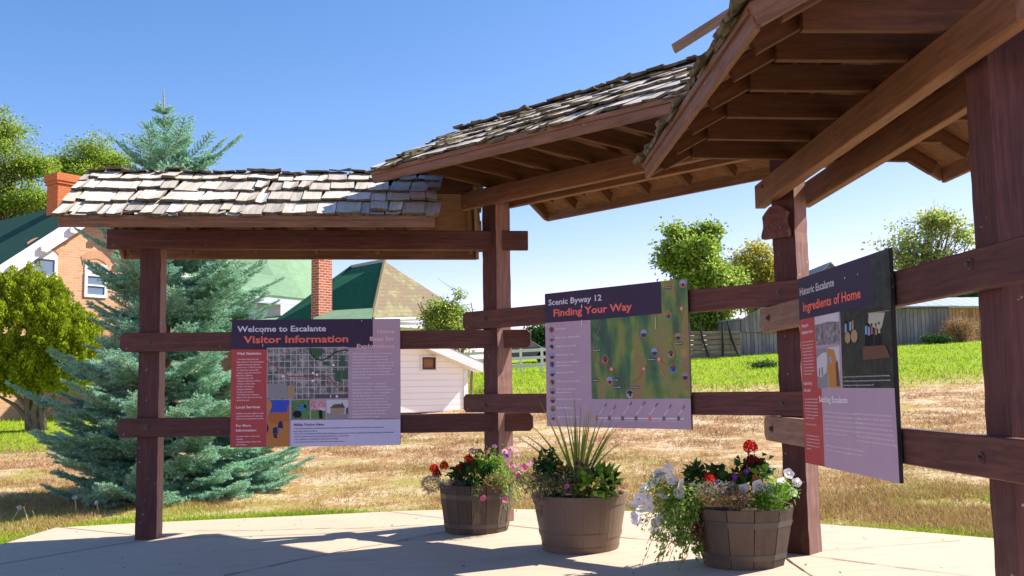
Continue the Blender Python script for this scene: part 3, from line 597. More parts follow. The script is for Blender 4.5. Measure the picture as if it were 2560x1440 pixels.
# --- middle board: Scenic Byway 12 / Finding Your Way
fB = -bdir(1)[1]
B = Sign('middle board reading Scenic Byway 12 Finding Your Way with a green relief map', (.281, 8.067), (1.306, 7.043), 1.000, 2.118, fB, homog([(75, 190), (1330, 58), (1346, 1382), (75, 1355)], [(0, 0), (1, 0), (1, 1), (0, 1)]))
B.poly('printed_header', [(75, 190), (1100, 82), (1103, 366), (75, 446)], S_['dark']); B.poly('printed_side_panel', [(75, 446), (475, 420), (475, 1363), (75, 1355)], S_['mauve']); B.poly('printed_lower_panel', [(475, 1116), (1343, 1110), (1346, 1382), (475, 1363)], S_['mauve'])
B.poly('printed_map', [(475, 420), (1103, 366), (1100, 82), (1330, 58), (1343, 1110), (475, 1116)], REL, 1.2)
B.text('title_lettering', [('Scenic Byway 12', 108, 292, 578, 246, 50)], S_['head'], bold=.02); B.text('title_lettering', [('Finding Your Way', 152, 390, 845, 338, 62)], S_['orange'], bold=.026)
names = ['Red Canyon', 'Bryce Canyon National Park', 'Kodachrome State Park', 'Dixie National Forest', 'Grand Staircase-Escalante|National Monument', 'Escalante State Park', 'Calf Creek Recreation Area', 'Glen Canyon National|Recreation Area', 'Anasazi State Park Museum', 'Boulder Mountain', 'Capitol Reef National Park']
ends = [258, 380, 346, 328, 370, 324, 376, 334, 384, 305, 372]; ys = [508, 586, 662, 738, 812, 892, 970, 1048, 1125, 1202, 1279]
L = []; sch = [('rock', 'brown'), ('rock', 'bluep'), ('canvas', 'navy'), ('brown', 'bluep'), ('blue', 'brown'), ('dgrey', 'bluep'), ('tan', 'brown'), ('brown', 'grey'), ('brown', 'tan'), ('green', 'rock'), ('rock', 'bluep')]
mats_ = ['rock', 'brown', 'bluep', 'canvas', 'navy', 'blue', 'dgrey', 'tan', 'grey', 'green', 'line']; sy_ = 1.28
def photo_dot(cx, cy, r, a, b):
    c = ell(cx, cy, r, r*sy_*1.0, 16); top = [p for p in ell(cx, cy, r*.92, r*1.18, 24) if p[1] <= cy+1]
    return [(ell(cx, cy, r*1.12, r*1.38, 16), mats_.index('line')), (c, mats_.index(a)), (top, mats_.index(b)), (ell(cx+r*.15, cy+r*.35, r*.4, r*.5, 10), mats_.index('navy'))]
dots = []; dotl = []
for nm, e, y, (a, b) in zip(names, ends, ys, sch):
    dotl.append(photo_dot(131, y, 21, a, b)); parts = nm.split('|')
    for i, p in enumerate(parts): L.append((p, 168, (y-8 if len(parts) > 1 else y)+i*26-(3 if i == 0 else 0)-(0 if len(parts) == 1 else 2), 168+(e-168)*len(p)/max(map(len, parts)), (y-8 if len(parts) > 1 else y)+i*26-5, 15))
B.text('list_lettering', L, S_['white'], bold=.014)
for x, y, k in ((1292, 105, 10), (1160, 380, 9), (943, 540, 3), (1242, 568, 8), (1034, 702, 5), (1178, 718, 6), (1196, 848, 4), (1298, 915, 7), (600, 768, 0), (636, 955, 1), (812, 1070, 2)): dotl.append(photo_dot(x, y, 28 if k != 8 else 25, *sch[k]))
for d_ in dotl: B.multi('photo_circle', d_, [S_[k] for k in mats_], 3)
B.curve('map_route', [(500, 722), (520, 760), (540, 805), (580, 805), (620, 815), (655, 850), (700, 880), (735, 935), (752, 985), (775, 1015), (800, 1010), (815, 975), (850, 970), (900, 925), (940, 850), (1005, 790)], .004, S_['road'], 2.6)
B.curve('map_route', [(1072, 765), (1110, 800), (1130, 815), (1165, 795), (1205, 780), (1220, 740), (1215, 700), (1185, 630), (1192, 610), (1215, 560), (1210, 500), (1225, 480), (1270, 455), (1280, 400), (1265, 350), (1278, 320), (1255, 270), (1240, 180), (1215, 140)], .0045, S_['road'], 2.6)
B.curve('map_trail', [(565, 430), (555, 500), (520, 560), (500, 640), (500, 700), (545, 820), (535, 870), (500, 915)], .003, S_['tan'], 2.4); B.curve('map_trail', [(1048, 390), (1050, 505), (1048, 600), (1070, 700), (1075, 860), (1150, 960), (1190, 1040), (1165, 1110)], .003, S_['line'], 2.4); B.curve('map_trail', [(1225, 765), (1270, 780), (1335, 815)], .003, S_['line'], 2.4)
tags = [('Torrey', 1140, 130, 1192, 152), ('Boulder', 1222, 618, 1282, 640), ('Escalante', 974, 755, 1046, 779), ('Panguitch', 496, 680, 562, 700), ('Hatch', 494, 938, 536, 962), ('Tropic', 672, 936, 720, 958), ('Cannonville', 656, 1000, 738, 1022), ('Henrieville', 814, 1000, 894, 1022)]
B.multi('map_name_tag', [([(x0, y1), (x1, y1), (x1, y0), (x0, y0)], 0) for _, x0, y0, x1, y1 in tags], [S_['ink']], 4); B.text('map_name_lettering', [(t, x0+3, y1-6, x1-3, y1-7, 11) for t, x0, y0, x1, y1 in tags], S_['white'], 4.8, .01)
B.multi('route_marker', [(ell(x, y, 15, 19), 0) for x, y in ((1278, 322), (655, 852), (940, 850), (1074, 766))], [S_['orange']], 4); B.text('route_marker_lettering', [(t, x-9, y+7, x+9, y+7, 14) for t, x, y in (('12', 1278, 322), ('12', 655, 852), ('12', 940, 850), ('12', 1074, 766))], S_['white'], 4.8)
B.curve('distance_line', [(500, 1281), (1280, 1287)], .007, S_['white'], 2); B.multi('distance_dot', [(ell(x, 1283, 14, 20), m_) for x, m_ in ((516, 0), (629, 1), (745, 1), (863, 1), (984, 2), (1108, 3), (1236, 3))], [S_['ochre'], S_['dotg'], S_['orange'], S_['dotb']], 3)
B.text('distance_lettering', [('23 mi / 37 km', 535, 1310, 612, 1310, 9), ('9 mi / 14 km', 652, 1310, 722, 1310, 9), ('5 mi / 8 km', 768, 1310, 838, 1310, 9), ('29 mi / 47 km', 884, 1310, 966, 1310, 9), ('28 mi / 45 km', 1006, 1311, 1090, 1311, 9), ('33 mi / 53 km', 1130, 1312, 1216, 1312, 9)], S_['white'], 3, .01)
def slanted(st, x0, y0, x1, y1, ch, mat):
    V, F = text_mesh(st, .012); w_ = V[:, 0].max(); mb = MB(); a = B.pt(*B.hf(x0, y0), 3); b = B.pt(*B.hf(x1, y1), 3); d = (b-a); u = B.n.cross(d).normalized(); s = ch
    for v in V: mb.v.append(tuple(a+d*(v[0]/w_)+u*(v[1]*s)))
    mb.f = [tuple(f) for f in F]; mb.mi = [0]*len(F); mb.uv = [None]*len(F); mb.build('town_lettering', mat, B.t)
for t, el_, x in (('Panguitch', "6,666'", 540), ('Tropic', "6,295'", 634), ('Cannonville', "5,860'", 752), ('Henrieville', "6,000'", 868), ('Escalante', "5,820'", 986), ('Boulder', "6,700'", 1116), ('Torrey', "6,837'", 1240)):
    L_ = 6+len(t)*4.6; slanted(t, x, 1258, x+L_, 1258-L_*1.38, .020, S_['white']); slanted(el_, x+L_+5, 1258-(L_+5)*1.38, x+L_+26, 1258-(L_+26)*1.38, .020, S_['ink'])
for pts in ([(75, 480), (140, 560), (75, 600)], [(165, 470), (240, 520), (275, 600), (240, 650), (290, 740), (380, 735), (440, 700), (475, 690)], [(300, 430), (330, 560), (300, 760), (285, 940), (310, 1050), (330, 1150), (380, 1240), (385, 1350)], [(430, 700), (470, 720), (450, 750), (425, 735), (430, 700)], [(400, 790), (435, 770), (425, 840), (385, 860), (400, 790)], [(330, 1130), (390, 1080), (450, 1050), (430, 1100), (380, 1110)], [(75, 930), (130, 935), (285, 940)], [(110, 930), (90, 1150), (110, 1300)], [(75, 1270), (180, 1220), (300, 1150)], [(350, 1180), (390, 1230), (380, 1300), (355, 1240), (350, 1180)], [(410, 1280), (470, 1240), (520, 1235), (500, 1270), (440, 1285), (410, 1280)], [(120, 450), (230, 460), (160, 540)]): B.curve('printed_plant_drawing', pts, .004, S_['paleL'], 1.6)
B.multi('bird_dropping', [([(398, 315), (406, 315), (405, 285), (400, 285)], 0), ([(398, 470), (403, 470), (403, 418), (399, 418)], 0), ([(1048, 500), (1053, 500), (1052, 395), (1049, 395)], 0)], [S_['white']], 5)
# --- right board: Historic Escalante / Ingredients of Home
fC = -bdir(2)[1]
C = Sign('right board reading Historic Escalante Ingredients of Home, seen edge on beside the third post', (1.770, 5.853), (1.821, 4.556), .845, 1.968, fC, homog([(265, 237), (787, 50), (846, 1412), (300, 1292)], [(0, 0), (1, 0), (1, 1), (0, 1)]))
C.poly('printed_header', [(265, 237), (682, 88), (690, 378), (273, 472)], S_['dark']); C.poly('printed_red_panel', [(273, 470), (358, 452), (378, 862), (397, 862), (413, 1315), (302, 1290)], S_['red'])
C.poly('printed_lower_panel', [(397, 860), (818, 858), (846, 1412), (413, 1315)], S_['mauve']); C.poly('printed_strip', [(358, 452), (506, 420), (520, 860), (378, 862)], S_['mauve'])
C.text('title_lettering', [('Historic Escalante', 278, 332, 474, 270, 42)], S_['lgrey'], bold=.018); C.text('title_lettering', [('Ingredients of Home', 297, 422, 628, 334, 50)], S_['orange'], bold=.024)
C.text('heading_lettering', [('Along the', 287, 514, 326, 508, 18), ('Escalante River', 288, 553, 351, 546, 18), ('Inspired by', 298, 843, 346, 843, 18), ('the Land', 299, 882, 336, 882, 18)], S_['pale'], bold=.02)
C.text('heading_lettering', [('Settling Escalante', 385, 942, 549, 946, 34)], S_['white'], bold=.022)
C.poly('old_river_photo', [(361, 456), (500, 422), (505, 606), (368, 616)], BW1, 2); C.poly('old_river_photo', [(361, 456), (500, 422), (501, 478), (440, 478), (363, 500)], S_['lgrey'], 2.6)
C.poly('old_house_photo', [(368, 636), (430, 630), (438, 860), (378, 862)], S_['grey'], 2); C.multi('old_house_photo', [([(372, 690), (402, 660), (428, 655), (432, 700), (428, 770), (400, 800), (376, 790)], 0), ([(385, 745), (390, 745), (392, 790), (386, 790)], 1), ([(400, 740), (406, 740), (408, 790), (402, 790)], 1)], [S_['lgrey'], S_['dgrey']], 2.7)
C.poly('timber_photo', [(430, 630), (501, 620), (508, 858), (438, 860)], S_['lgrey'], 2); C.multi('timber_photo', [([(432, 632), (470, 640), (500, 760), (508, 858), (440, 858)], 0), ([(442, 680), (456, 682), (460, 715), (446, 715)], 1), ([(480, 720), (492, 700), (500, 780), (506, 850), (486, 850)], 2)], [S_['ochre'], S_['bluep'], S_['brown']], 2.7)
C.poly('camp_photo', [(506, 420), (690, 378), (682, 88), (787, 50), (818, 858), (520, 860)], DARKP, 1.4)
C.multi('camp_photo', [([(672, 424), (766, 422), (748, 505), (735, 520), (690, 505), (668, 480)], 0)]+[([(x-5, y), (x+5, y), (x+6, y+50), (x-6, y+50)], k) for x, y, k in ((657, 500, 1), (673, 505, 1), (690, 500, 2), (714, 500, 3), (733, 492, 0), (540, 490, 1), (566, 478, 1), (580, 470, 3))]+[([(x-5, y), (x+5, y), (x+7, y+85), (x+2, y+85), (x, y+30), (x-3, y+85), (x-7, y+85)], 4) for x, y in ((657, 550), (673, 555), (690, 550), (714, 550), (733, 545))]+[(ell(x, y-8, 5, 8, 8), 4) for x, y in ((657, 500), (673, 505), (690, 500), (714, 500), (733, 492), (540, 490), (566, 478))]+[(ell(552, 570, 16, 34, 12), 5), (ell(590, 560, 20, 38, 12), 5), ([(640, 620), (770, 610), (800, 680), (640, 700)], 6)], [S_['canvas'], S_['bluep'], S_['redline'], S_['tan'], S_['black'], S_['tan'], S_['brown']], 2.2)
C.curve('camp_photo', [(668, 428), (795, 410)], .004, S_['tan'], 4.5); C.curve('camp_photo', [(700, 380), (712, 290), (705, 200)], .006, S_['dkgreen'], 2); C.curve('camp_photo', [(760, 400), (752, 240), (765, 140)], .006, S_['dgrey'], 2)
C.text('caption_lettering', fillines(['"August 17: Came down canyon in Potato Valley, as we rode I saw Creek, about a mile above its junction with the Escalante.', 'Saw four Mormons from Panguitch who were talking about making a settlement here and would name it after the place Escalante."', 'Almon H. Thompson, Leader of the last survey on the 2nd Powell Expedition, 1872'], 526, 800, 24, 8, x1=802, sx=0, sy=-8), S_['lgrey'], 3, .02)
lines = ['I saw its source at home hidden', 'it flows, with clear and cold', 'water down through cliffs of', 'red and white sandstone. The', 'river shapes our landscape', 'the land, the people and the', 'wild animals living here all', 'depend upon the water that', 'comes from the mountain top', 'and runs to the desert canyon', 'Escalante Cache Canyon']
C.text('body_lettering', [(l, 288+1.0*i, 603+18.3*i, 288+1.0*i+66*min(1, len(l)/31), 601+18.3*i, 8) for i, l in enumerate(lines)]+[(l, 302+.7*i, 928+18*i, 302+.7*i+72*min(1, len(l)/31), 928+18*i, 8) for i, l in enumerate(['I have a wonderful life I walk through', 'light rifts and sunlit beautiful', 'walls and trails of the canyon, marbled', 'pillars light the plain red and fluted', 'and carved in rock as monuments', 'lovely, endless to the entire sequence', 'going to the wonderful', '', 'Almon Harris Thompson 1872'])if l]+[(l, 309+.6*i, 1136+19*i, 309+.6*i+74*min(1, len(l)/33), 1139+19*i, 8) for i, l in enumerate(['The second Escalante Canyons all', 'colors the flame ferns have favored', 'on and many rocks of colored sand', 'Yellow Pepper, blue dune sage, and', 'Orchid bees.'])], S_['pale'], 2, .02)
C.text('body_lettering', [(l, 416+.9*i, 1004+24*i, 416+.9*i+160*len(l)/46, 1009+26*i, 12) for i, l in enumerate(['When Mormon settlers came to the valley from Panguitch', '1875, they named just what they were looking for a suitable', 'growing climate, good range for livestock, and a reliable water', 'supply. The newest people had here, as they built a road over', 'Escalante Mountain with picks and shovels. The following', 'spring, the first families arrived.', '', '', 'After laying out the town its five acre blocks, each family drew', 'from a hat to select their one and a quarter acre lot. Here,']) if l], S_['pale'], 2, .02)
C.text('body_lettering', [(l, 595+.9*i, 1013+25.7*i, 595+.9*i+200*len(l)/56, 1026+28.5*i, 12) for i, l in enumerate(['they built a home, grew fruits and vegetables, and erected', 'corrals and outbuildings for milk cows, pigs, and chickens.', 'Every family ran sheep and cattle on the open lands around', 'the town. Settlers made cheese and butter, grew sugar cane to', 'make molasses, raised honey bees, and even tried cultivating', 'silkworms. Economically isolated in this new settlement, they', 'relied on the land, their wits, and their community for survival.'])], S_['pale'], 2, .02)
C.multi('bird_dropping', [([(536, 232), (540, 232), (540, 220), (537, 220)], 0), ([(611, 208), (614, 207), (614, 200), (611, 201)], 0)], [S_['white']], 5)
mbr = MB(); c0 = C.pt(1.0, .13, 3); r_ = .05; mbr.tube([c0+C.x*(.03*math.cos(a))+Vector((0, 0, r_*math.sin(a)))+C.n*.01*math.sin(a*2) for a in np.linspace(0, 5.6, 18)], .0018, 5); mbr.build('wire_loop', M['bolt'], C.t)
# ================================================================ planters and flowers
def dirtywood(name, a, b, lightscuff=.0):
    m = Mt(name, .75, .25); v = m.coord('Object', (14, 14, 1.3)); g = m.noise(v, 1.6, 6, .7); i = m.island(); c = m.ramp(g, [(.3, a), (.75, b)])
    c = m.mix(m.math('MULTIPLY', i, .5), c, [x*1.7 for x in b]); n = m.noise(m.coord('Object', (3, 3, .8)), 4, 6, .8)
    c = m.mix(m.ramp(n, [(.56-lightscuff, (0, 0, 0)), (.7, (.7, .7, .7))]), c, (.22, .17, .11)); m.color(c); m.bump(g, .003, .6); return m.m
M['barrel'] = dirtywood('old dark barrel wood', (.036, .028, .020), (.085, .064, .045), .03); M['barrel2'] = dirtywood('dark barrel wood', (.048, .036, .026), (.105, .078, .056), -.08)
m = Mt('brown plastic', .5, .4); v = m.coord(); m.color(m.mix(m.noise(v, 5, 5), (.125, .085, .058), (.175, .122, .086))); m.bump(m.noise(v, 90, 3), .001, .4); M['plastic'] = m.m
M['hoop'] = plain('dull barrel hoop', (.085, .075, .065), .5, .5, .3); M['soil'] = plain('potting soil', (.05, .032, .02), .95, .1)
def planter(name, label, px, py, rb, rt, h, mat, n, hoops, hoopmat, flat_=True, foot=None):
    f = on_slab(px, py); c = Vector((f.x, f.y+rb*.97, 0)); c.x = c.x*(c.y/f.y) if True else c.x; z = slabz(c.x, c.y)
    t = thing(name, (c.x, c.y, z), label, 'planter', 'half barrel planters on the pavement')
    def rad(u): return rb+(rt-rb)*(u**.85)
    def P(a, u, dr=0): return Vector((c.x+(rad(u)+dr)*math.cos(a), c.y+(rad(u)+dr)*math.sin(a), z+h*u))
    mb = MB(); rr = random.Random(int(px)); ks = 6
    for i in range(n):
        gp_ = .008 if flat_ else .0018; a0 = 2*math.pi*i/n+gp_; a1 = 2*math.pi*(i+1)/n-gp_; off = rr.uniform(-.002, .003) if flat_ else 0; sub = 1 if flat_ else 3; base = len(mb.v); topo = rr.uniform(-.006, .006) if flat_ else 0
        for j in range(ks+1):
            u = j/ks
            for k in range(sub+1):
                a = a0+(a1-a0)*k/sub; p = P(a, u, off); p.z += topo*(u > .99); mb.v.append(tuple(p))
        for j in range(ks+1):
            u = j/ks
            for k in range(sub+1):
                a = a0+(a1-a0)*k/sub; p = P(a, u, off-.022); p.z += topo*(u > .99); mb.v.append(tuple(p))
        s1 = sub+1; B0 = base+(ks+1)*s1
        for j in range(ks):
            for k in range(sub):
                mb.f += [(base+j*s1+k, base+j*s1+k+1, base+(j+1)*s1+k+1, base+(j+1)*s1+k), (B0+j*s1+k+1, B0+j*s1+k, B0+(j+1)*s1+k, B0+(j+1)*s1+k+1)]
            mb.f += [(base+j*s1, base+(j+1)*s1, B0+(j+1)*s1, B0+j*s1), (base+j*s1+sub, B0+j*s1+sub, B0+(j+1)*s1+sub, base+(j+1)*s1+sub)]
        for k in range(sub): mb.f.append((base+ks*s1+k, base+ks*s1+k+1, B0+ks*s1+k+1, B0+ks*s1+k))
    mb.mi = [0]*len(mb.f); mb.uv = [None]*len(mb.f); mb.build('staves' if flat_ else 'tub_wall', mat, t)
    m2 = MB(); N = 40; m2.face([tuple(P(2*math.pi*i/N, .0, -.012)+Vector((0, 0, .01))) for i in range(N)]); m2.build('bottom', M['soil'], t)
    m2 = MB(); V = [tuple(P(2*math.pi*i/N, .90, -.022)) for i in range(N)]
    for i in range(N): m2.face([V[i], V[(i+1) % N], (c.x, c.y, z+h*.96)])
    m2.build('soil', M['soil'], t)
    for u0, u1, dr in hoops:
        m2 = MB()
        for i in range(n if flat_ else N):
            nn = n if flat_ else N; a0 = 2*math.pi*i/nn; a1 = 2*math.pi*(i+1)/nn
            A_, B_, C_, D_ = P(a0, u0, dr), P(a1, u0, dr), P(a1, u1, dr), P(a0, u1, dr); a_, b_, c_, d_ = P(a0, u0, -.004), P(a1, u0, -.004), P(a1, u1, -.004), P(a0, u1, -.004)
            m2.face([A_, B_, C_, D_]); m2.face([D_, C_, c_, d_]); m2.face([a_, b_, B_, A_])
        m2.build('hoop', hoopmat, t)
    return t, c, z+h, (lambda a, u, dr=0: P(a, u, dr))
PL1 = planter('barrel_planter', 'weathered wooden half barrel nearest the second post, red and pink flowers in it', 1192, 1338, .265, .315, .40, M['barrel'], 15, [(.72, .82, .005), (.12, .21, .005)], M['hoop'])
PL2 = planter('barrel_planter', 'smooth brown plastic half barrel with the spiky grass in it', 1452, 1386, .275, .352, .405, M['plastic'], 16, [(.84, .995, .006), (.26, .34, .005), (.0, .10, .004)], M['plastic'], False)
PL3 = planter('barrel_planter', 'dark wooden half barrel in front of the third post, white petunias spilling over its side', 1860, 1427, .258, .335, .375, M['barrel2'], 12, [(.70, .80, .005), (.15, .24, .005)], M['hoop'])
LF = {}
LF['petunia'] = foliage('petunia leaves', [(.2, (.14, .28, .04)), (.6, (.30, .48, .08)), (.9, (.46, .52, .14))], .4)
LF['dark'] = foliage('dark geranium leaves', [(.2, (.02, .07, .018)), (.7, (.05, .14, .03)), (.95, (.10, .22, .05))], .3)
LF['bright'] = foliage('bright leaves', [(.2, (.12, .30, .02)), (.7, (.25, .45, .05)), (.95, (.40, .50, .10))], .45)
LF['dry'] = foliage('dry straw stems', [(.2, (.30, .17, .07)), (.6, (.50, .33, .14)), (.95, (.42, .36, .12))], .3)
LF['grey'] = foliage('grey green filler leaves', [(.2, (.16, .19, .08)), (.6, (.30, .31, .14)), (.95, (.42, .38, .20))], .35)
LF['brown'] = foliage('withered brown stems', [(.2, (.12, .06, .03)), (.7, (.24, .13, .07)), (.95, (.30, .20, .08))], .25)
LF['spike'] = foliage('spike blades', [(.2, (.16, .24, .04)), (.7, (.34, .42, .08)), (.95, (.50, .50, .16))], .3)
LF['stem'] = plain('green stems', (.16, .22, .06), .6)
def petal(name, c, tr=.45): m = Mt(name, .55, .2); m.color(c); m.translucent(c, tr); return m.m
PT = dict(white=petal('white petals', (.90, .88, .92), .5), pink=petal('pink petals', (.78, .16, .38)), lpink=petal('pale pink petals', (.85, .45, .62)), red=petal('red petals', (.68, .012, .010)), dred=petal('dark red petals', (.20, .008, .018)),
          mag=petal('magenta petals', (.42, .01, .16)), purple=petal('purple petals', (.30, .03, .50)), blue=petal('blue petals', (.22, .22, .62)), yellow=petal('yellow petals', (.85, .72, .12)), throat=petal('pale yellow throat', (.65, .66, .22)), orange=petal('orange petals', (.80, .22, .03)))
_fl = {}
def funnel(mat, r, n=5):
    k = (mat, r, n)
    if k in _fl: return _fl[k]
    mb = MB(); N = n*4
    def ring(rr, z, wav=0): return [(rr*(1+wav*math.cos(n*2*math.pi*i/N))*math.cos(2*math.pi*i/N), rr*(1+wav*math.cos(n*2*math.pi*i/N))*math.sin(2*math.pi*i/N), z+(.1*r*wav*5*math.cos(n*2*math.pi*i/N+1))) for i in range(N)]
    R0, R1, R2, R3 = ring(.06*r, -r*1.1), ring(.16*r, -.35*r), ring(.5*r, -.04*r, .03), ring(r, .0, .09)
    for a, b, m_ in ((R0, R1, 1), (R1, R2, 0), (R2, R3, 0)):
        for i in range(N): j = (i+1) % N; mb.face([a[i], a[j], b[j], b[i]], m_)
    mb.face(R1[::-1], 2)
    me = mb.build('flower', [PT[mat], LF['stem'], PT['throat']], merge=True, smooth=True); _fl[k] = me.data; col.objects.unlink(me); bpy.data.objects.remove(me); return _fl[k]
def floret_head(mat, r, n=34):
    k = ('h', mat, r, n)
    if k in _fl: return _fl[k]
    rg = np.random.default_rng(3); mb = MB()
    for i in range(n):
        ph = math.acos(1-1.45*(i+.5)/n); th = i*2.4; d = Vector((math.sin(ph)*math.cos(th), math.sin(ph)*math.sin(th), math.cos(ph))); c = d*r*rg.uniform(.72, 1.0); u = d.orthogonal().normalized(); v = d.cross(u); s = r*.36
        for k_ in range(5):
            a = k_*2*math.pi/5+rg.uniform(0, 1); e = (u*math.cos(a)+v*math.sin(a)); f_ = (u*math.cos(a+.6)+v*math.sin(a+.6)); g_ = (u*math.cos(a-.6)+v*math.sin(a-.6))
            mb.face([c, c+g_*s*.7+d*s*.15, c+e*s*1.1+d*s*rg.uniform(-.1, .3), c+f_*s*.7+d*s*.15], 0)
    me = mb.build('flower_head', [PT[mat]]); _fl[k] = me.data; col.objects.unlink(me); bpy.data.objects.remove(me); return _fl[k]
def aim(loc, d, sc=1):
    q = Vector(d).to_track_quat('Z', 'Y'); return Matrix.Translation(loc) @ q.to_matrix().to_4x4() @ Matrix.Scale(sc, 4)
def flower_obj(data, name, loc, d, parent, sc=1):
    o = bpy.data.objects.new(name, data); col.objects.link(o); return place(o, aim(Vector(loc), d, sc), parent)
def bush(t, name, cen, rad, n, L, Wd, mat, rg, up=.4, sag=0, clump=None):
    """mass of small leaves filling an ellipsoid, denser at its shell"""
    cen = np.array(cen); rad = np.array(rad); d = unit(rg.normal(size=(n, 3))); r = rg.uniform(.35, 1.0, (n, 1))**.5; P = cen+d*r*rad
    if clump:
        ci = rg.integers(0, clump, n); cc = cen+unit(rg.normal(size=(clump, 3)))*rg.uniform(.3, 1, (clump, 1))*rad; P = cc[ci]+rg.normal(size=(n, 3))*rad*.22
    D = d+rg.normal(size=(n, 3))*.7+np.array([0, 0, up]); N = rg.normal(size=(n, 3))+np.array([0, 0, 1.2])
    V, F = leaf_cards(P, D, N, L*rg.uniform(.6, 1.3, n), Wd*rg.uniform(.7, 1.2, n)); return build_np(name, V, F, mat, t)
def stems(t, name, segs, r, mat):
    mb = MB()
    for a, b, sag in segs:
        a = Vector(a); b = Vector(b); m_ = (a+b)/2+Vector((0, 0, sag)); pts = [a*(1-u)**2+m_*2*u*(1-u)+b*u*u for u in (0, .25, .5, .75, 1)]; mb.tube(pts, [r, r, r*.9, r*.8, r*.6], 4)
    return mb.build(name, mat, t)
def plant(name, loc, label, cat, group=None): return thing(name, loc, label, cat, group)
def trailing(t, starts, rg, mat, n_leaf=26, L=.035, Wd=.014, drop=.3, spread=.2):
    segs = []; P = []; D = []; tips = []
    for s, d in starts:
        s = Vector(s); d = Vector(d); pts = [s+d*u+Vector((0, 0, -drop*u*u*1.0+.05*math.sin(u*3))) for u in np.linspace(0, 1, 6)]; segs.append(pts); tips.append(pts[-1])
        for k in range(n_leaf):
            u = rg.uniform(.02, 1); i = min(int(u*5), 4); f = u*5-i; p = pts[i].lerp(pts[i+1], f); P.append(np.array(p)+rg.normal(0, spread*.07, 3)); D.append(np.array(pts[i+1]-pts[i])*2+rg.normal(0, .12, 3))
    mb = MB()
    for pts in segs: mb.tube(pts, .002, 4)
    mb.build('stem', LF['stem'], t); P = np.array(P); D = np.array(D); n = len(P); V, F = leaf_cards(P, D, rg.normal(size=(n, 3))+[0, 0, 1], L*rg.uniform(.6, 1.3, n), Wd*rg.uniform(.7, 1.3, n)); build_np('leaves', V, F, mat, t); return tips
g = np.random.default_rng(21)
def onto(px, py, c, dy=0): return at(px, py, c.y+dy)
def flowers_at(t, pts, c, mat, r, g, base, jitter=.12, facing=(-.1, -1, .35), name='flower', head=None):
    sg = []
    for p_ in pts:
        px, py = p_[:2]; dy = p_[2] if len(p_) > 2 else g.uniform(-jitter, jitter); loc = onto(px, py, c, dy); d = Vector(facing)+Vector(g.normal(0, .45, 3)); rr = r*g.uniform(.85, 1.12)
        if head: flower_obj(floret_head(mat, round(r, 3)), 'flower_head', loc, Vector((0, -.3, 1)), t)
        else: flower_obj(funnel(mat, round(r, 3)), name, loc, d, t, rr/r)
        b = Vector(base)+Vector((g.normal(0, .04), g.normal(0, .04), 0)); sg.append((b, loc-Vector(d).normalized()*rr*(.0 if head else 1.0) if not head else loc, .03))
    stems(t, 'flower_stem', sg, .0022, LF['stem'])
# ---- planter 1 (left)
_, c1, zt1, P1f = PL1
t = plant('geranium', (c1.x-.05, c1.y, zt1-.03), 'red geranium with dark clusters on the left half of the weathered barrel', 'flowers'); bush(t, 'leaves', (c1.x-.02, c1.y-.02, zt1+.06), (.20, .17, .11), 330, .055, .05, LF['dark'], g, .6)
flowers_at(t, [(1085, 1172), (1110, 1165), (1160, 1177), (1172, 1148), (1150, 1188), (1175, 1170)], c1, 'red', .041, g, (c1.x-.05, c1.y, zt1), head=True); flowers_at(t, [(1092, 1185), (1148, 1172)], c1, 'dred', .040, g, (c1.x-.05, c1.y, zt1), head=True)
t = plant('lobelia', (c1.x-.22, c1.y-.1, zt1-.02), 'pale blue lobelia going to straw over the left rim of the weathered barrel', 'flowers'); a_ = onto(1078, 1210, c1, -.05); bush(t, 'stems_and_leaves', (a_.x, a_.y, a_.z), (.085, .1, .075), 700, .022, .005, LF['dry'], g, .1); b_ = onto(1130, 1212, c1, -.2); bush(t, 'stems_and_leaves', (b_.x, b_.y, b_.z), (.13, .07, .04), 420, .020, .005, LF['grey'], g, .2)
def tiny(t, cen, rad, n, mat, s, g):
    P = np.array(cen)+unit(g.normal(size=(n, 3)))*g.uniform(.6, 1.08, (n, 1))*np.array(rad); V, F = leaf_cards(P, g.normal(size=(n, 3)), g.normal(size=(n, 3))+[0, -1, .5], np.full(n, s), np.full(n, s*.9), .1); return tag(build_np('blossoms', V, F, mat, t), kind='stuff')
tiny(t, a_, (.10, .10, .085), 130, PT['blue'], .014, g); tiny(t, b_, (.14, .07, .045), 70, PT['blue'], .015, g)
t = plant('petunia', (c1.x+.12, c1.y, zt1-.03), 'pink and rose petunia filling the right half of the weathered barrel', 'flowers')
bush(t, 'leaves', (c1.x+.07, c1.y, zt1+.12), (.17, .16, .15), 620, .036, .022, LF['bright'], g, .5, clump=40); bush(t, 'leaves', (c1.x+.22, c1.y-.02, zt1+.10), (.16, .14, .17), 520, .030, .014, LF['petunia'], g, .3, clump=40)
flowers_at(t, [(1180, 1124), (1192, 1128), (1277, 1123), (1285, 1167), (1293, 1162), (1296, 1186), (1294, 1140), (1325, 1158), (1278, 1178), (1309, 1172), (1262, 1130)], c1, 'lpink', .027, g, (c1.x+.1, c1.y, zt1)); flowers_at(t, [(1238, 1159), (1278, 1162), (1295, 1190), (1280, 1180), (1310, 1168), (1208, 1245, -.32), (1263, 1250, -.3), (1219, 1132)], c1, 'pink', .029, g, (c1.x+.12, c1.y, zt1))
flowers_at(t, [(1236, 1116)], c1, 'lpink', .026, g, (c1.x+.08, c1.y, zt1)); flowers_at(t, [(1266, 1140)], c1, 'purple', .022, g, (c1.x+.1, c1.y, zt1)); flowers_at(t, [(1199, 1127), (1222, 1140)], c1, 'dred', .022, g, (c1.x+.06, c1.y, zt1))
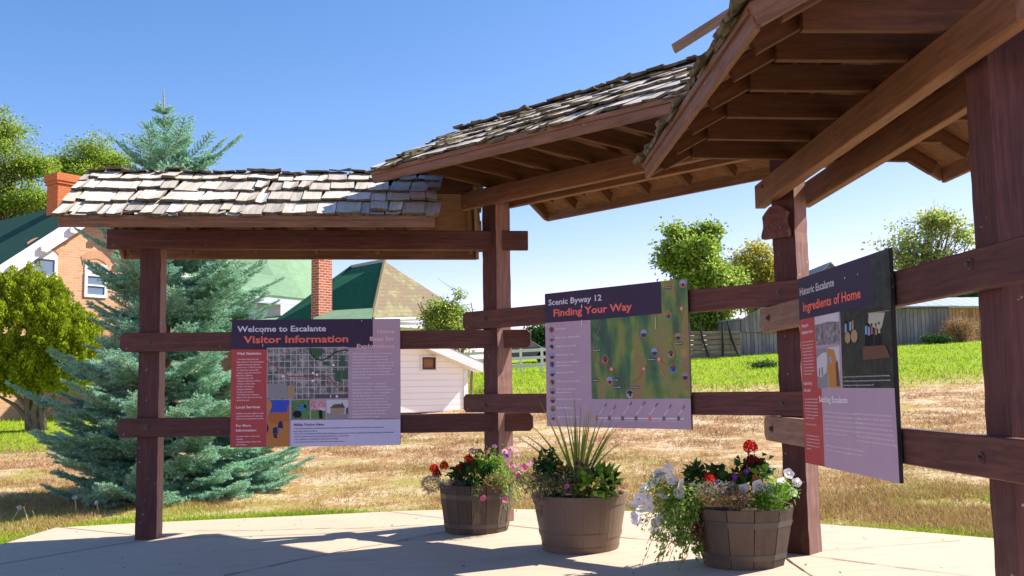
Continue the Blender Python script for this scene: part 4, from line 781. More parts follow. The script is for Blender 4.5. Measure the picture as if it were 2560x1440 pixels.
bush(t, 'dry_stems', (c1.x+.17, c1.y-.22, zt1+.02), (.10, .09, .07), 420, .03, .007, LF['dry'], g, .0)
st = [((c1.x+.14+g.uniform(-.06, .14), c1.y-.2+g.uniform(-.05, .15), zt1+g.uniform(-.02, .10)), (g.uniform(.04, .22), g.uniform(-.15, .0), g.uniform(-.02, .05))) for _ in range(16)]; trailing(t, st, g, LF['petunia'], 34, .03, .010, .22)
st = [((c1.x+.02, c1.y-.28, zt1+.02), (-.05+.03*k, -.06, -.02)) for k in range(3)]; trailing(t, st, g, LF['bright'], 16, .022, .010, .10)
# ---- planter 2 (middle)
_, c2, zt2, P2f = PL2
t = plant('spike_grass', (c2.x-.02, c2.y, zt2-.03), 'tall spiky green grass fanning out of the brown plastic barrel', 'plant'); mb = MB()
base = Vector((c2.x-.01, c2.y+.02, zt2-.02)); tips = [(1349, 1000, .1), (1380, 1015, 0), (1410, 1020, -.1), (1421, 1028, .1), (1436, 985, 0), (1434, 1035, -.15), (1470, 1020, .1), (1452, 1010, 0), (1484, 1005, -.1), (1500, 1025, .1), (1510, 1040, -.05), (1535, 1045, .1), (1553, 1060, 0), (1551, 1053, -.1), (1478, 1012, .15), (1325, 1062, 0), (1303, 1083, .1), (1279, 1087, -.1), (1530, 1170, -.15), (1560, 1105, .1), (1395, 1050, .2), (1462, 1040, -.2), (1515, 1150, -.2), (1442, 1050, .2), (1490, 1060, 0), (1525, 1100, .2), (1405, 1075, -.2), (1340, 1120, -.1)]
for k, (px, py, dy) in enumerate(tips):
    tip = onto(px, py, c2, dy); mid = base.lerp(tip, .5)+Vector((0, 0, .05 if abs(px-1440) < 110 else .13)); b0 = base+Vector((g.uniform(-.04, .04), g.uniform(-.03, .03), 0)); pts = [b0*(1-u)**2+mid*2*u*(1-u)+tip*u*u for u in np.linspace(0, 1, 9)]; w0 = .0095; up_ = Vector((g.uniform(-.6, .6), -1, 0)).normalized()
    for i in range(8):
        a, b = pts[i], pts[i+1]; s_ = (b-a).cross(up_).normalized(); wa = w0*(1-(i/8)**1.6)*(.6+.4*min(1, i/2)); wb = w0*(1-((i+1)/8)**1.6)+.0006; k_ = up_*.0025
        mb.face([a-s_*wa, a+k_, b+k_, b-s_*wb]); mb.face([a+k_, a+s_*wa, b+s_*wb, b+k_])
mb.build('blades', LF['spike'], t, merge=True)
t = plant('leafy_filler', (c2.x-.18, c2.y, zt2-.03), 'dark leafy plant with tiny orange blossom at the left of the spiky grass', 'plant')
bush(t, 'leaves', (c2.x-.21, c2.y-.02, zt2+.13), (.12, .14, .15), 420, .05, .034, LF['dark'], g, .5, clump=26); bush(t, 'leaves', (c2.x-.02, c2.y-.06, zt2+.10), (.12, .12, .10), 240, .045, .030, LF['dark'], g, .5, clump=18)
flowers_at(t, [(1394, 1162), (1400, 1170)], c2, 'orange', .014, g, (c2.x-.1, c2.y, zt2)); flowers_at(t, [(1336, 1148), (1381, 1163)], c2, 'mag', .013, g, (c2.x-.2, c2.y, zt2))
t = plant('alyssum', (c2.x-.12, c2.y-.2, zt2-.03), 'grey green seedy filler spilling over the front rim of the plastic barrel', 'plant')
for cx_, cy_, rx_, n_ in ((1355, 1215, .13, 620), (1405, 1208, .13, 560), (1315, 1205, .09, 380), (1450, 1200, .10, 320)):
    q = onto(cx_, cy_, c2, -.22); bush(t, 'stems_and_leaves', q, (rx_, .12, .095), n_, .026, .008, LF['grey'], g, .3, clump=34)
q = onto(1348, 1262, c2, -.33); bush(t, 'withered_tail', q, (.025, .03, .085), 90, .022, .007, LF['brown'], g, -.6); flowers_at(t, [(1417, 1216, -.33)], c2, 'pink', .022, g, (c2.x, c2.y-.2, zt2))
t = plant('petunia', (c2.x+.18, c2.y-.15, zt2-.03), 'magenta petunia with big green leaves at the right rim of the plastic barrel', 'flowers')
q = onto(1490, 1208, c2, -.25); bush(t, 'leaves', q, (.15, .12, .09), 95, .10, .042, LF['bright'], g, .3); q = onto(1500, 1205, c2, -.12); bush(t, 'leaves', q, (.14, .1, .07), 130, .07, .035, LF['dark'], g, .3)
flowers_at(t, [(1469, 1191, -.28), (1451, 1166, -.1)], c2, 'mag', .032, g, (c2.x+.1, c2.y-.1, zt2)); flowers_at(t, [(1460, 1219, -.36), (1475, 1214, -.36), (1453, 1224, -.36)], c2, 'yellow', .013, g, (c2.x+.1, c2.y-.2, zt2)); flowers_at(t, [(1503, 1204)], c2, 'lpink', .018, g, (c2.x+.2, c2.y-.1, zt2))
q = onto(1530, 1218, c2, -.12); bush(t, 'dry_stems', q, (.10, .1, .05), 220, .03, .008, LF['dry'], g, .4)
# ---- planter 3 (right)
_, c3, zt3, P3f = PL3
t = plant('petunia', (c3.x-.28, c3.y-.05, zt3-.03), 'white petunia trailing down over the left side of the dark barrel', 'flowers')
wl = [(1670, 1170), (1648, 1190), (1650, 1182), (1632, 1206), (1622, 1212), (1678, 1197), (1690, 1216), (1702, 1210), (1656, 1240), (1697, 1232), (1597, 1246), (1620, 1247), (1583, 1261), (1624, 1268), (1602, 1272), (1664, 1280), (1586, 1290), (1590, 1298), (1640, 1305), (1650, 1300), (1637, 1325), (1612, 1222), (1730, 1212), (1676, 1236)]
for px, py in wl:
    pass
flowers_at(t, [(x, y, g.uniform(-.2, .12)) for x, y in wl], c3, 'white', .037, g, (c3.x-.30, c3.y-.05, zt3), facing=(.15, -1, .3))
st = [((c3.x-.26+g.uniform(-.04, .06), c3.y+g.uniform(-.2, .15), zt3+g.uniform(-.04, .10)), (g.uniform(-.42, -.08), g.uniform(-.18, .1), g.uniform(-.02, .25))) for _ in range(34)]; trailing(t, st, g, LF['petunia'], 40, .034, .014, .42)
for cx_, cy_, rx_, rz_, n_, mt in ((1690, 1255, .13, .10, 700, 'petunia'), (1650, 1215, .12, .09, 330, 'petunia'), (1690, 1300, .12, .09, 620, 'bright'), (1705, 1345, .09, .07, 420, 'petunia'), (1735, 1320, .05, .11, 380, 'brown'), (1745, 1372, .035, .06, 170, 'petunia'), (1735, 1270, .07, .08, 300, 'dark'), (1650, 1340, .05, .04, 90, 'petunia')):
    q = onto(cx_, cy_, c3, -.08); bush(t, 'leaves' if mt != 'brown' else 'withered_stems', q, (rx_, .12, rz_), n_, .032, .011, LF[mt], g, -.2, clump=30)
t = plant('tall_weed', (c3.x-.22, c3.y+.05, zt3-.03), 'leggy dark green plant standing left of the red geranium', 'plant')
sg = []; P = []; D = []
for px, py in ((1735, 1148), (1752, 1150), (1727, 1172), (1765, 1165), (1775, 1180)):
    tip = onto(px, py, c3, .05); b_ = Vector((c3.x-.2, c3.y+.05, zt3)); sg.append((b_, tip, .04))
    for k in range(13): u = g.uniform(.25, 1.0); p = b_.lerp(tip, u); P.append(np.array(p)+g.normal(0, .012, 3)); D.append([g.uniform(-1, 1), g.uniform(-1, .3), g.uniform(-.9, .2)])
stems(t, 'stem', sg, .003, LF['stem']); n = len(P); V, F = leaf_cards(np.array(P), np.array(D), g.normal(size=(n, 3))+[0, -1, 1], .055*g.uniform(.6, 1.3, n), .024*g.uniform(.7, 1.3, n)); build_np('leaves', V, F, LF['dark'], t)
q = onto(1742, 1205, c3, .02); bush(t, 'leaves', q, (.07, .1, .11), 150, .06, .032, LF['dark'], g, .3)
t = plant('geranium', (c3.x, c3.y, zt3-.03), 'geranium with one tall scarlet head at the centre of the dark barrel', 'flowers')
q = onto(1800, 1205, c3, .03); bush(t, 'leaves', q, (.14, .12, .10), 300, .055, .050, LF['dark'], g, .4, clump=24); q = onto(1870, 1185, c3, .03); bush(t, 'leaves', q, (.13, .1, .11), 170, .055, .050, LF['dark'], g, .4, clump=16); q = onto(1912, 1190, c3, -.1); bush(t, 'leaves', q, (.035, .03, .04), 14, .07, .06, LF['bright'], g, .3)
flowers_at(t, [(1875, 1118, 0)], c3, 'red', .048, g, (c3.x+.02, c3.y, zt3), head=True); flowers_at(t, [(1893, 1160, 0), (1880, 1152, 0)], c3, 'dred', .042, g, (c3.x+.04, c3.y, zt3), head=True); flowers_at(t, [(1773, 1200, -.1)], c3, 'red', .042, g, (c3.x-.1, c3.y, zt3), head=True); flowers_at(t, [(1888, 1193, -.1), (1852, 1188, 0)], c3, 'orange', .022, g, (c3.x+.05, c3.y, zt3))
flowers_at(t, [(1837, 1193, -.12), (1867, 1178, -.1), (1892, 1203, -.15)], c3, 'purple', .019, g, (c3.x, c3.y, zt3))
t = plant('lobelia', (c3.x-.05, c3.y-.22, zt3-.02), 'blue lobelia with straw coloured stems over the front rim of the dark barrel', 'flowers')
for cx_, cy_, n_, mt in ((1790, 1240, 520, 'dry'), (1835, 1248, 720, 'dry'), (1775, 1225, 300, 'grey'), (1815, 1228, 380, 'grey')):
    q = onto(cx_, cy_, c3, -.24); bush(t, 'stems_and_leaves', q, (.11, .07, .055), n_, .024, .0045, LF[mt], g, .1)
tiny(t, onto(1790, 1222, c3, -.26), (.13, .06, .05), 110, PT['blue'], .013, g); tiny(t, onto(1850, 1240, c3, -.27), (.12, .05, .05), 30, PT['blue'], .013, g)
t = plant('petunia', (c3.x+.2, c3.y-.1, zt3-.03), 'white petunia with fresh green leaves at the right rim of the dark barrel', 'flowers')
flowers_at(t, [(1859, 1222, -.2), (1895, 1215, -.2), (1905, 1214, -.15), (1919, 1231, -.22), (1940, 1243, -.22), (1952, 1207, -.1), (1972, 1184, 0), (1992, 1206, 0), (1981, 1230, -.05), (1922, 1175, 0), (1928, 1214, -.1)], c3, 'white', .037, g, (c3.x+.2, c3.y-.1, zt3))
for cx_, cy_, rx_, n_ in ((1925, 1255, .13, 620), (1900, 1235, .10, 260), (1955, 1225, .09, 260)):
    q = onto(cx_, cy_, c3, -.2); bush(t, 'leaves', q, (rx_, .1, .065), n_, .034, .011, LF['bright'], g, -.1, clump=26)
# ================================================================ buildings
M['brick'] = brickmat('orange brick', (.62, .31, .16), (.74, .42, .25), (.66, .54, .42), .30, .095, .004, msize=.010)
M['brickred'] = brickmat('red chimney brick', (.36, .085, .045), (.50, .14, .07), (.62, .50, .40), .24, .085, .004, msize=.012)
M['brickch'] = brickmat('orange chimney brick', (.60, .17, .06), (.66, .22, .08), (.42, .13, .06), .24, .085, .004, msize=.012)
M['archbrick'] = brickmat('arch brick', (.58, .28, .15), (.66, .36, .21), (.55, .38, .26), .09, .30, .004, msize=.010)
M['roofdk'] = brickmat('dark green shingles', (.012, .075, .055), (.016, .092, .066), (.008, .05, .038), .30, .14, .006, msize=.006)
M['roofgreen'] = brickmat('green shingles', (.16, .28, .17), (.20, .32, .20), (.12, .22, .13), .34, .17, .006, msize=.006)
M['roofgreen2'] = brickmat('green hexagonal shingles', (.012, .125, .062), (.018, .15, .075), (.010, .085, .045), .22, .16, .006, msize=.008)
M['roofworn'] = brickmat('worn green and tan shingles', (.30, .27, .15), (.26, .29, .13), (.20, .19, .10), .34, .17, .01, msize=.008, dirt=(.20, .155, .105))
M['white'] = plain('white painted wood', (.80, .79, .80), .5); M['soffit'] = plain('pale blue painted soffit', (.55, .60, .68), .6); M['glass'] = plain('dark window glass', (.06, .09, .15), .08, .7); M['blind'] = plain('blue grey blind', (.16, .22, .34), .5)
M['greyroof'] = plain('grey roof', (.33, .33, .34), .7)
def sidemat():
    m = Mt('white clapboard siding', .55, .3); uv = m.n('UVMap'); sx = m.n('SeparateXYZ'); m.l(uv.outputs[0], sx.inputs[0]); f = m.math('FRACT', m.math('MULTIPLY', sx.outputs[1], 6.4))
    m.color(m.mix(m.ramp(f, [(.0, (1, 1, 1)), (.10, (0, 0, 0))]), (.90, .90, .90), (.5, .5, .55))); m.bump(m.math('SUBTRACT', 1, f), .02, .7); return m.m
M['siding'] = sidemat()
def vboards(name, a, b, w_=.2, horiz=False):
    m = Mt(name, .9, .15); uv = m.n('UVMap'); mp = m.n('Mapping'); mp.inputs['Rotation'].default_value = (0, 0, 0 if horiz else R(90)); m.l(uv.outputs[0], mp.inputs[0]); t = m.n('TexBrick'); m.l(mp.outputs[0], t.inputs['Vector'])
    t.inputs['Scale'].default_value = 1; t.inputs['Brick Width'].default_value = 6; t.inputs['Row Height'].default_value = w_; t.inputs['Mortar Size'].default_value = .012; t.inputs['Color1'].default_value = (*a, 1); t.inputs['Color2'].default_value = (*b, 1); t.inputs['Mortar'].default_value = (.02, .018, .016, 1)
    n = m.noise(m.coord('World', (1, 1, .25) if not horiz else (.4, .4, 4)), 2.2, 6, .75); c = m.mix(m.ramp(n, [(.42, (0, 0, 0)), (.7, (.8, .8, .8))]), t.outputs[0], [x*.45 for x in a]); m.color(c); m.bump(t.outputs['Fac'], -.01, .6); return m.m
M['barn'] = vboards('weathered grey boards', (.22, .21, .22), (.34, .32, .32), .22); M['barnlit'] = vboards('weathered boards with painted orange light', (.48, .27, .14), (.58, .36, .20), .2); M['log'] = vboards('stacked weathered timbers', (.26, .20, .155), (.38, .31, .25), .30, True)  # barnlit: low warm sunlight put into the board colour
def corr():
    m = Mt('corrugated metal roof', .35, .5); uv = m.n('UVMap'); sx = m.n('SeparateXYZ'); m.l(uv.outputs[0], sx.inputs[0]); f = m.math('FRACT', m.math('MULTIPLY', sx.outputs[0], 1.6)); n = m.noise(m.coord('World'), .5, 4)
    m.color(m.mix(m.ramp(f, [(0, (1, 1, 1)), (.18, (0, 0, 0))]), m.mix(n, (.50, .55, .60), (.70, .74, .78)), (.3, .33, .36))); m.b.inputs['Metallic'].default_value = .4; return m.m
M['metal'] = corr()
def slab3(mb, P, th=.12, m=0):     # roof slab from 4 points with thickness downwards
    P = [Vector(p) for p in P]; n = (P[1]-P[0]).cross(P[3]-P[0]).normalized(); n = n if n.z > 0 else -n; u = (P[1]-P[0]).normalized(); v = n.cross(u)
    mb.face(P, m, [(p.dot(u), p.dot(v)) for p in P]); Q = [p-Vector((0, 0, th)) for p in P]; mb.face(Q[::-1], m, None); k = len(P)
    for i in range(k): mb.face([P[i], Q[i], Q[(i+1) % k], P[(i+1) % k]], m)
def vplane(px, py, P, n):
    d = ray(px, py); return CAM+d*(n.dot(P-CAM)/n.dot(d))
def window_on(parent, f, x0, y0, x1, y1, n, frame_w=.12, arch=False, glass='blind', rail_=True, sub='pane'):
    """f: pixel -> point on the wall plane; n: outward normal"""
    a = f((x0+x1)/2, y1); b = f((x0+x1)/2, y0); u = Vector((-n.y, n.x, 0)).normalized()
    L_ = f(x0, (y0+y1)/2); R_ = f(x1, (y0+y1)/2); c = (L_+R_)/2; wd = abs((R_-L_).dot(u)); z0, z1 = a.z, b.z; c = Vector((c.x, c.y, 0))
    mb = MB(); q = c-u*wd/2+n*.05
    mb.obox(q, u, wd, -n, .11, z0, z0+frame_w); mb.obox(q+Vector(), u, frame_w, -n, .11, z0+frame_w, z1-frame_w); mb.obox(q+u*(wd-frame_w), u, frame_w, -n, .11, z0+frame_w, z1-frame_w)
    if arch:
        N = 8; bt = [q+u*(wd*i/N)+Vector((0, 0, z1-frame_w)) for i in range(N+1)]; tp = [q+u*(wd*i/N)+Vector((0, 0, z1+frame_w*.3+.26*math.sin(math.pi*i/N)**.8)) for i in range(N+1)]
        mb.prism(bt+tp[::-1], -n*.1)
    else: mb.obox(q, u, wd, -n, .11, z1-frame_w, z1)
    if rail_: mb.obox(q+u*frame_w, u, wd-2*frame_w, -n, .08, (z0+z1)/2-.03, (z0+z1)/2+.03)
    fr = mb.build('window', M['white'], parent); m2 = MB(); m2.obox(c-u*(wd/2-frame_w)+n*.012, u, wd-2*frame_w, -n, .03, z0+frame_w, z1-frame_w); m2.build('pane', M[glass], fr)
    return c, u, wd, z0, z1
def arch_brick(parent, c, u, n, wd, z):
    mb = MB(); N = 10
    for i in range(N):
        t0, t1 = i/N, (i+1)/N
        def pt(t, r): return c+u*((t-.5)*(wd+.1+r*.5))+Vector((0, 0, z+.28*math.sin(math.pi*t)**.8+r))+n*.02
        P = [pt(t0, .03), pt(t1, .03), pt(t1, .36), pt(t0, .36)]; mb.face(P, 0, [(t0*1.6, 0), (t1*1.6, 0), (t1*1.6, .3), (t0*1.6, .3)])
    mb.build('brick_arch', M['archbrick'], parent)
# ---- left brick house with gable
hn = Vector((.8, -.6, 0)); hu = Vector((.6, .8, 0)); HP = at(0, 800, 33); HP.z = 0
hf_ = lambda x, y: vplane(x, y, HP, hn)
apex = hf_(262, 488); rl = hf_(-2, 655); slope = (apex.z-rl.z)/((apex-rl).dot(hu)); hw = 5.2; ap = Vector((apex.x, apex.y, 0)); zg = gz(ap.x, ap.y)-.6
ez = apex.z-slope*hw; T = thing('brick_house', (ap.x, ap.y, gz(ap.x, ap.y)), 'orange brick house with dark green roof and white barge board at the left edge', 'house')
mb = MB(); Lw, Rw = ap-hu*(hw-.5), ap+hu*(hw-.5); zl_ = apex.z-slope*(hw-.5)-.1
def V3(p, z): return Vector((p.x, p.y, z))
mb.wall([V3(Lw, zg), V3(Rw, zg), V3(Rw, zl_), V3(ap, apex.z-.12), V3(Lw, zl_)], hu, (0, 0, 1)); mb.wall([V3(Lw, zg), V3(Lw, zl_), V3(Lw-hn*9, zl_), V3(Lw-hn*9, zg)], hn, (0, 0, 1)); mb.wall([V3(Rw, zg), V3(Rw-hn*9, zg), V3(Rw-hn*9, zl_), V3(Rw, zl_)], hn, (0, 0, 1))
mb.build('wall', M['brick'], T)
mb = MB(); ov = hn*.55; A0 = V3(ap, apex.z)+ov; A1 = V3(ap, apex.z)-hn*9.5; E0 = V3(ap-hu*hw, ez)+ov; E1 = V3(ap-hu*hw, ez)-hn*9.5; F0 = V3(ap+hu*hw, ez)+ov; F1 = V3(ap+hu*hw, ez)-hn*9.5
slab3(mb, [E1, E0, A0, A1]); slab3(mb, [F0, F1, A1, A0]); rf1 = mb.build('roof', M['roofdk'], T)
for a, b in ((E0, A0), (A0, F0)):
    mb = MB(); x = (b-a).normalized(); dn = Vector((0, 0, -1)); P = [a+hn*.03, b+hn*.03, b+hn*.03+dn*.62, a+hn*.03+dn*.62]; mb.prism(P, -hn*.08); bb_ = mb.build('barge_board', M['white'], T)
    k = 5
    for i in range(k):
        c = a.lerp(b, (i+.5)/k)+dn*.42; m2 = MB(); m2.obox(c+hn*.05-hu*.12, hu, .24, hn, .10, c.z-.10, c.z+.10); m2.build('scroll_bracket', M['white'], bb_)
mb = MB(); so_ = [E0+Vector((0, 0, -.14)), A0+Vector((0, 0, -.14)), V3(ap, apex.z-.14), V3(ap-hu*hw, ez-.14)]; mb.face(so_); mb.build('soffit', M['white'], T)
for x0, y0, x1, y1, ar in ((75, 640, 142, 742, True), (210, 684, 267, 744, False), (215, 862, 292, 960, True)):
    c, u, wd, z0, z1 = window_on(T, hf_, x0, y0, x1, y1, hn, .11, ar); arch_brick(T, c, u, hn, wd, z1+(.06 if ar else .25))
    if not ar: m2 = MB(); m2.obox(c-u*wd/2+hn*.03, u, wd, -hn, .06, z1, z1+.36); m2.build('lintel_panel', M['soffit'], T)
ch = at(165, 480, 37.5); cw = .55
mb = MB(); cz = ch.z; zt_ = at(165, 441, 37.5).z
for z0, z1, e in ((apex.z-1.4, zt_-.42, 0), (zt_-.42, zt_-.30, .05), (zt_-.30, zt_, .09)):
    P = Vector((ch.x, ch.y, 0))-hu*(cw+e)-hn*(-.42-e); mb.obox(P, hu, 2*(cw+e), -hn, .84+2*e, z0, z1)
mb.build('chimney', M['brickch'], T)
# ---- second wing, pale green hip roof
T = thing('brick_house', at(690, 900, 38)*1, 'house with a pale green shingle roof and blue white eaves seen through the left bay', 'house'); T.location.z = gz(T.location.x, 38); WM[T.name] = Matrix.Translation(T.location)
E0 = at(762, 746, 36); R0 = at(672, 590, 39.5); E1 = at(560, 738, 37.6); R1 = at(560, 575, 41); mb = MB(); E1 = E0.lerp(at(380, 706, 30.5), .62); R1 = R0.lerp(at(380, 528, 34), .5)
slab3(mb, [E1, E0, R0, R1], .1); slab3(mb, [E0, E0+Vector((1.5, 7, 0)), R0+Vector((.4, 1.0, 0)), R0], .1); mb.build('roof', M['roofgreen'], T)
du = (E1-E0); du.z = 0; du.normalize(); dn_ = Vector((du.y, -du.x, 0)); dn_ = dn_ if dn_.y < 0 else -dn_
mb = MB(); q = E0+du*.05; mb.obox(q-dn_*.05, du, 4.0, dn_, .06, q.z-.28, q.z-.11); mb.build('fascia', M['soffit'], T)
mb = MB(); q = E0+du*.75-dn_*.5; mb.obox(q, du, 3.2, -dn_, 5, E0.z-.85, E0.z-.25); mb.build('frieze', M['soffit'], T)
mb = MB(); q = E0+du*.80-dn_*.55; mb.obox(q, du, 3.1, -dn_, 4.8, gz(q.x, q.y)-.3, E0.z-.85); mb.build('wall', M['brick'], T)
mb = MB(); a = at(560, 812, 33); b = at(735, 822, 33); c = at(700, 786, 36); d = at(560, 778, 36); slab3(mb, [a, b, c, d], .08); mb.build('porch_roof', M['roofgreen'], T)
mb = MB(); a2 = Vector((a.x+.3, a.y+.4, 0)); mb.obox(a2, (1, 0, 0), (b-a).x-.6, (0, 1, 0), 2.5, gz(a2.x, a2.y)-.3, a.z-.1); mb.build('porch_wall', M['brick'], T)
# ---- third house with hip roof and tall chimney
d3 = 31.0
T = thing('brick_house', (at(940, 900, d3).x, d3, gz(at(940, 900, d3).x, d3)), 'hip roofed house, dark green and worn tan shingles, tall red chimney in front', 'house')
AP = at(962, 653, 33.5); RB = at(880, 668, 36.5); CF = at(930, 797, 30.6); LF_ = at(690, 806, 34.5); RR2 = at(1112, 792, 33.8); mb = MB()
slab3(mb, [LF_, CF, AP, RB], .1); mb.build('roof', M['roofgreen2'], T); mb = MB(); slab3(mb, [CF, RR2, at(1108, 748, 34.6), AP], .1); mb.build('worn_roof', M['roofworn'], T)
mb = MB(); du = Vector((RR2.x-CF.x, RR2.y-CF.y, 0)).normalized(); nn = Vector((du.y, -du.x, 0)); q = V3(CF, 0)+nn*.02; mb.obox(q, du, (RR2-CF).length, -nn, .1, CF.z-.20, CF.z-.02); mb.build('fascia', M['white'], T)
mb = MB(); q = V3(CF, 0)-nn*.35+du*.45; mb.obox(q, du, (RR2-CF).length-.6, -nn, .1, CF.z-.62, CF.z-.16); mb.build('frieze', M['white'], T)
mb = MB(); q = V3(CF, 0)-nn*.40+du*.5; mb.obox(q, du, (RR2-CF).length-.7, -nn, 4, gz(CF.x, CF.y)-.4, CF.z-.60); mb.build('wall', M['brickred'], T)
mb = MB(); a = at(745, 838, 29.0); b = at(925, 826, 29.0); c = at(932, 770, 31.0); d = at(800, 778, 31.2); slab3(mb, [a, b, c, d], .09); mb.build('porch_roof', M['roofgreen'], T)
mb = MB(); mb.obox(Vector((a.x+.3, a.y+.3, 0)), (1, 0, 0), (b-a).x-.5, (0, 1, 0), 2.5, gz(a.x, a.y)-.3, a.z); mb.build('porch_wall', M['brickred'], T)
c0 = at(790, 700, 31.0); cu = Vector((.83, .55, 0)).normalized(); cn = Vector((cu.y, -cu.x, 0)); ct = at(800, 600, 31).z; mb = MB(); pc = at(797, 700, 30.7); pc.z = 0; mb.obox(pc, Vector((-.80, .60, 0)), .36, Vector((.62, .78, 0)), .56, at(800, 806, 31).z, ct); mb.build('chimney', M['brickred'], T)
M['cap'] = plain('faded ridge cap', (.42, .45, .42), .7)
for a_, b_ in ((RB, AP), (AP, CF), (RB, LF_)):
    mb = MB(); mb.tube([a_+Vector((0, 0, .02)), (a_+b_)/2+Vector((0, 0, .025)), b_+Vector((0, 0, .02))], .07, 6); mb.build('ridge_cap', M['cap'] if a_ is RB and b_ is AP else M['roofgreen2'] if b_ is LF_ else M['roofworn'], T)
mb = MB(); mb.tube([V3(CF, CF.z-.04)+nn*.10, V3(RR2, RR2.z-.04)+nn*.10], .055, 6); mb.build('gutter', M['white'], T)
# ---- white clapboard shed
ds = 24.5; sn = Vector((.6, -.8, 0)).normalized(); su = Vector((.8, .6, 0)).normalized(); SP_ = at(1165, 950, ds); sf = lambda x, y: vplane(x, y, Vector((SP_.x, SP_.y, 0)), sn)
T = thing('garden_shed', (sf(1085, 1000).x, ds, gz(sf(1085, 1000).x, ds)), 'small white clapboard shed with a square window behind the left board', 'shed')
r0 = sf(1166, 912); r1 = sf(1072, 872); zb_ = sf(1160, 1003).z-.25; sls = (r1.z-r0.z)/((r1-r0).dot(-su)); pk = V3(r0, 0)-su*1.9; pz = r0.z+sls*1.9; l0 = V3(r0, 0)-su*3.8; mb = MB()
mb.wall([V3(r0, zb_), V3(r0, r0.z), V3(pk, pz), V3(l0, r0.z), V3(l0, zb_)][::-1], su, (0, 0, 1)); mb.wall([V3(r0, zb_), V3(r0, r0.z), V3(r0-sn*5, r0.z), V3(r0-sn*5, zb_)], sn, (0, 0, 1)); mb.build('wall', M['siding'], T)
mb = MB(); ov = sn*.35; up = Vector((0, 0, .16)); e_ = V3(r0, r0.z-sls*.28)+su*.28; slab3(mb, [e_+ov+up, e_-sn*5+up, V3(pk, pz)-sn*5+up, V3(pk, pz)+ov+up], .04); e2 = V3(l0, r0.z-sls*.28)-su*.28; slab3(mb, [V3(pk, pz)+ov+up, V3(pk, pz)-sn*5+up, e2-sn*5+up, e2+ov+up], .04); mb.build('roof', M['greyroof'], T)
for a, b in ((e_, V3(pk, pz)), (V3(pk, pz), e2)):
    mb = MB(); mb.prism([a+ov+Vector((0, 0, .12)), b+ov+Vector((0, 0, .12)), b+ov-Vector((0, 0, .10)), a+ov-Vector((0, 0, .10))], -sn*.35); mb.build('rake_trim', M['white'], T)
mb = MB(); mb.obox(V3(r0, 0)-su*.10+sn*.03, su, .12, -sn, .1, zb_, r0.z-.05); mb.build('corner_board', M['white'], T)
M['amber'] = plain('warm brown curtain', (.30, .12, .045), .4); M['dkframe'] = plain('dark window frame', (.07, .045, .035), .6)  # amber: one even warm brown for the shed pane
c, u, wd, z0, z1 = window_on(T, sf, 1050, 889, 1090, 928, sn, .045, False, 'amber', False)
m2 = MB(); q = c-u*(wd/2-.04)+sn*.055
for (uu, ww, a_, b_) in ((0, .035, z0+.04, z1-.04), (wd-.115, .035, z0+.04, z1-.04), (.035, wd-.15, z1-.085, z1-.04), (.035, wd-.15, z0+.04, z0+.085)): m2.obox(q+u*uu, u, ww, -sn, .04, a_, b_)
m2.build('sash', M['dkframe'], T)
# ---- barns on the right
def barn(name, label, base, u, n, W, D, hz, rise, wall, roofm, over=.3, ridge='u', cat='barn'):
    T = thing(name, base, label, cat); b = Vector((base[0], base[1], 0)); u = Vector(u).normalized(); n = Vector(n).normalized(); z0 = base[2]-.8; z1 = base[2]+hz
    c = [b, b+u*W, b+u*W-n*D, b-n*D]; mb = MB()
    if ridge == 'n':  # gable faces n
        pk = b+u*W/2; mb.wall([V3(c[0], z0), V3(c[1], z0), V3(c[1], z1), V3(pk, z1+rise), V3(c[0], z1)], u, (0, 0, 1)); mb.wall([V3(c[1], z0), V3(c[2], z0), V3(c[2], z1), V3(c[1], z1)], n, (0, 0, 1)); mb.wall([V3(c[3], z0), V3(c[0], z0), V3(c[0], z1), V3(c[3], z1)], n, (0, 0, 1)); mb.build('wall', wall, T)
        mb = MB(); o = n*over; up = Vector((0, 0, .1)); s = rise/(W/2)*over; P = V3(pk, z1+rise)+up
        slab3(mb, [V3(c[0]-u*over, z1-s)+o+up, P+o, P-n*(D+over), V3(c[3]-u*over, z1-s)+up-o], .08); slab3(mb, [P+o, V3(c[1]+u*over, z1-s)+o+up, V3(c[2]+u*over, z1-s)+up-o, P-n*(D+over)], .08); mb.build('roof', roofm, T)
    else:
        rp = rise; mb.wall([V3(c[0], z0), V3(c[1], z0), V3(c[1], z1), V3(c[0], z1)], u, (0, 0, 1)); mb.wall([V3(c[1], z0), V3(c[2], z0), V3(c[2], z1), V3((c[1]+c[2])/2, z1+rise), V3(c[1], z1)], n, (0, 0, 1)); mb.wall([V3(c[3], z0), V3(c[0], z0), V3(c[0], z1), V3((c[0]+c[3])/2, z1+rise), V3(c[3], z1)], n, (0, 0, 1)); mb.build('wall', wall, T)
        up = Vector((0, 0, .1)); a = V3(c[0]-u*over+n*over, z1)+up; bq = V3(c[1]+u*over+n*over, z1)+up; r0_ = V3((c[0]+c[3])/2-u*over, z1+rise)+up; r1_ = V3((c[1]+c[2])/2+u*over, z1+rise)+up; mb = MB()
        slab3(mb, [a, bq, r1_, r0_], .08); slab3(mb, [r0_, r1_, V3(c[2]+u*over-n*over, z1)+up, V3(c[3]-u*over-n*over, z1)+up], .08); mb.build('roof', roofm, T)
    return T
def gp(px, y):  # ground point under a pixel column at depth y
    p = at(px, 950, y); return (p.x, p.y, gz(p.x, p.y))
b1 = gp(1852, 54); hz = at(1900, 770, 54).z-b1[2]
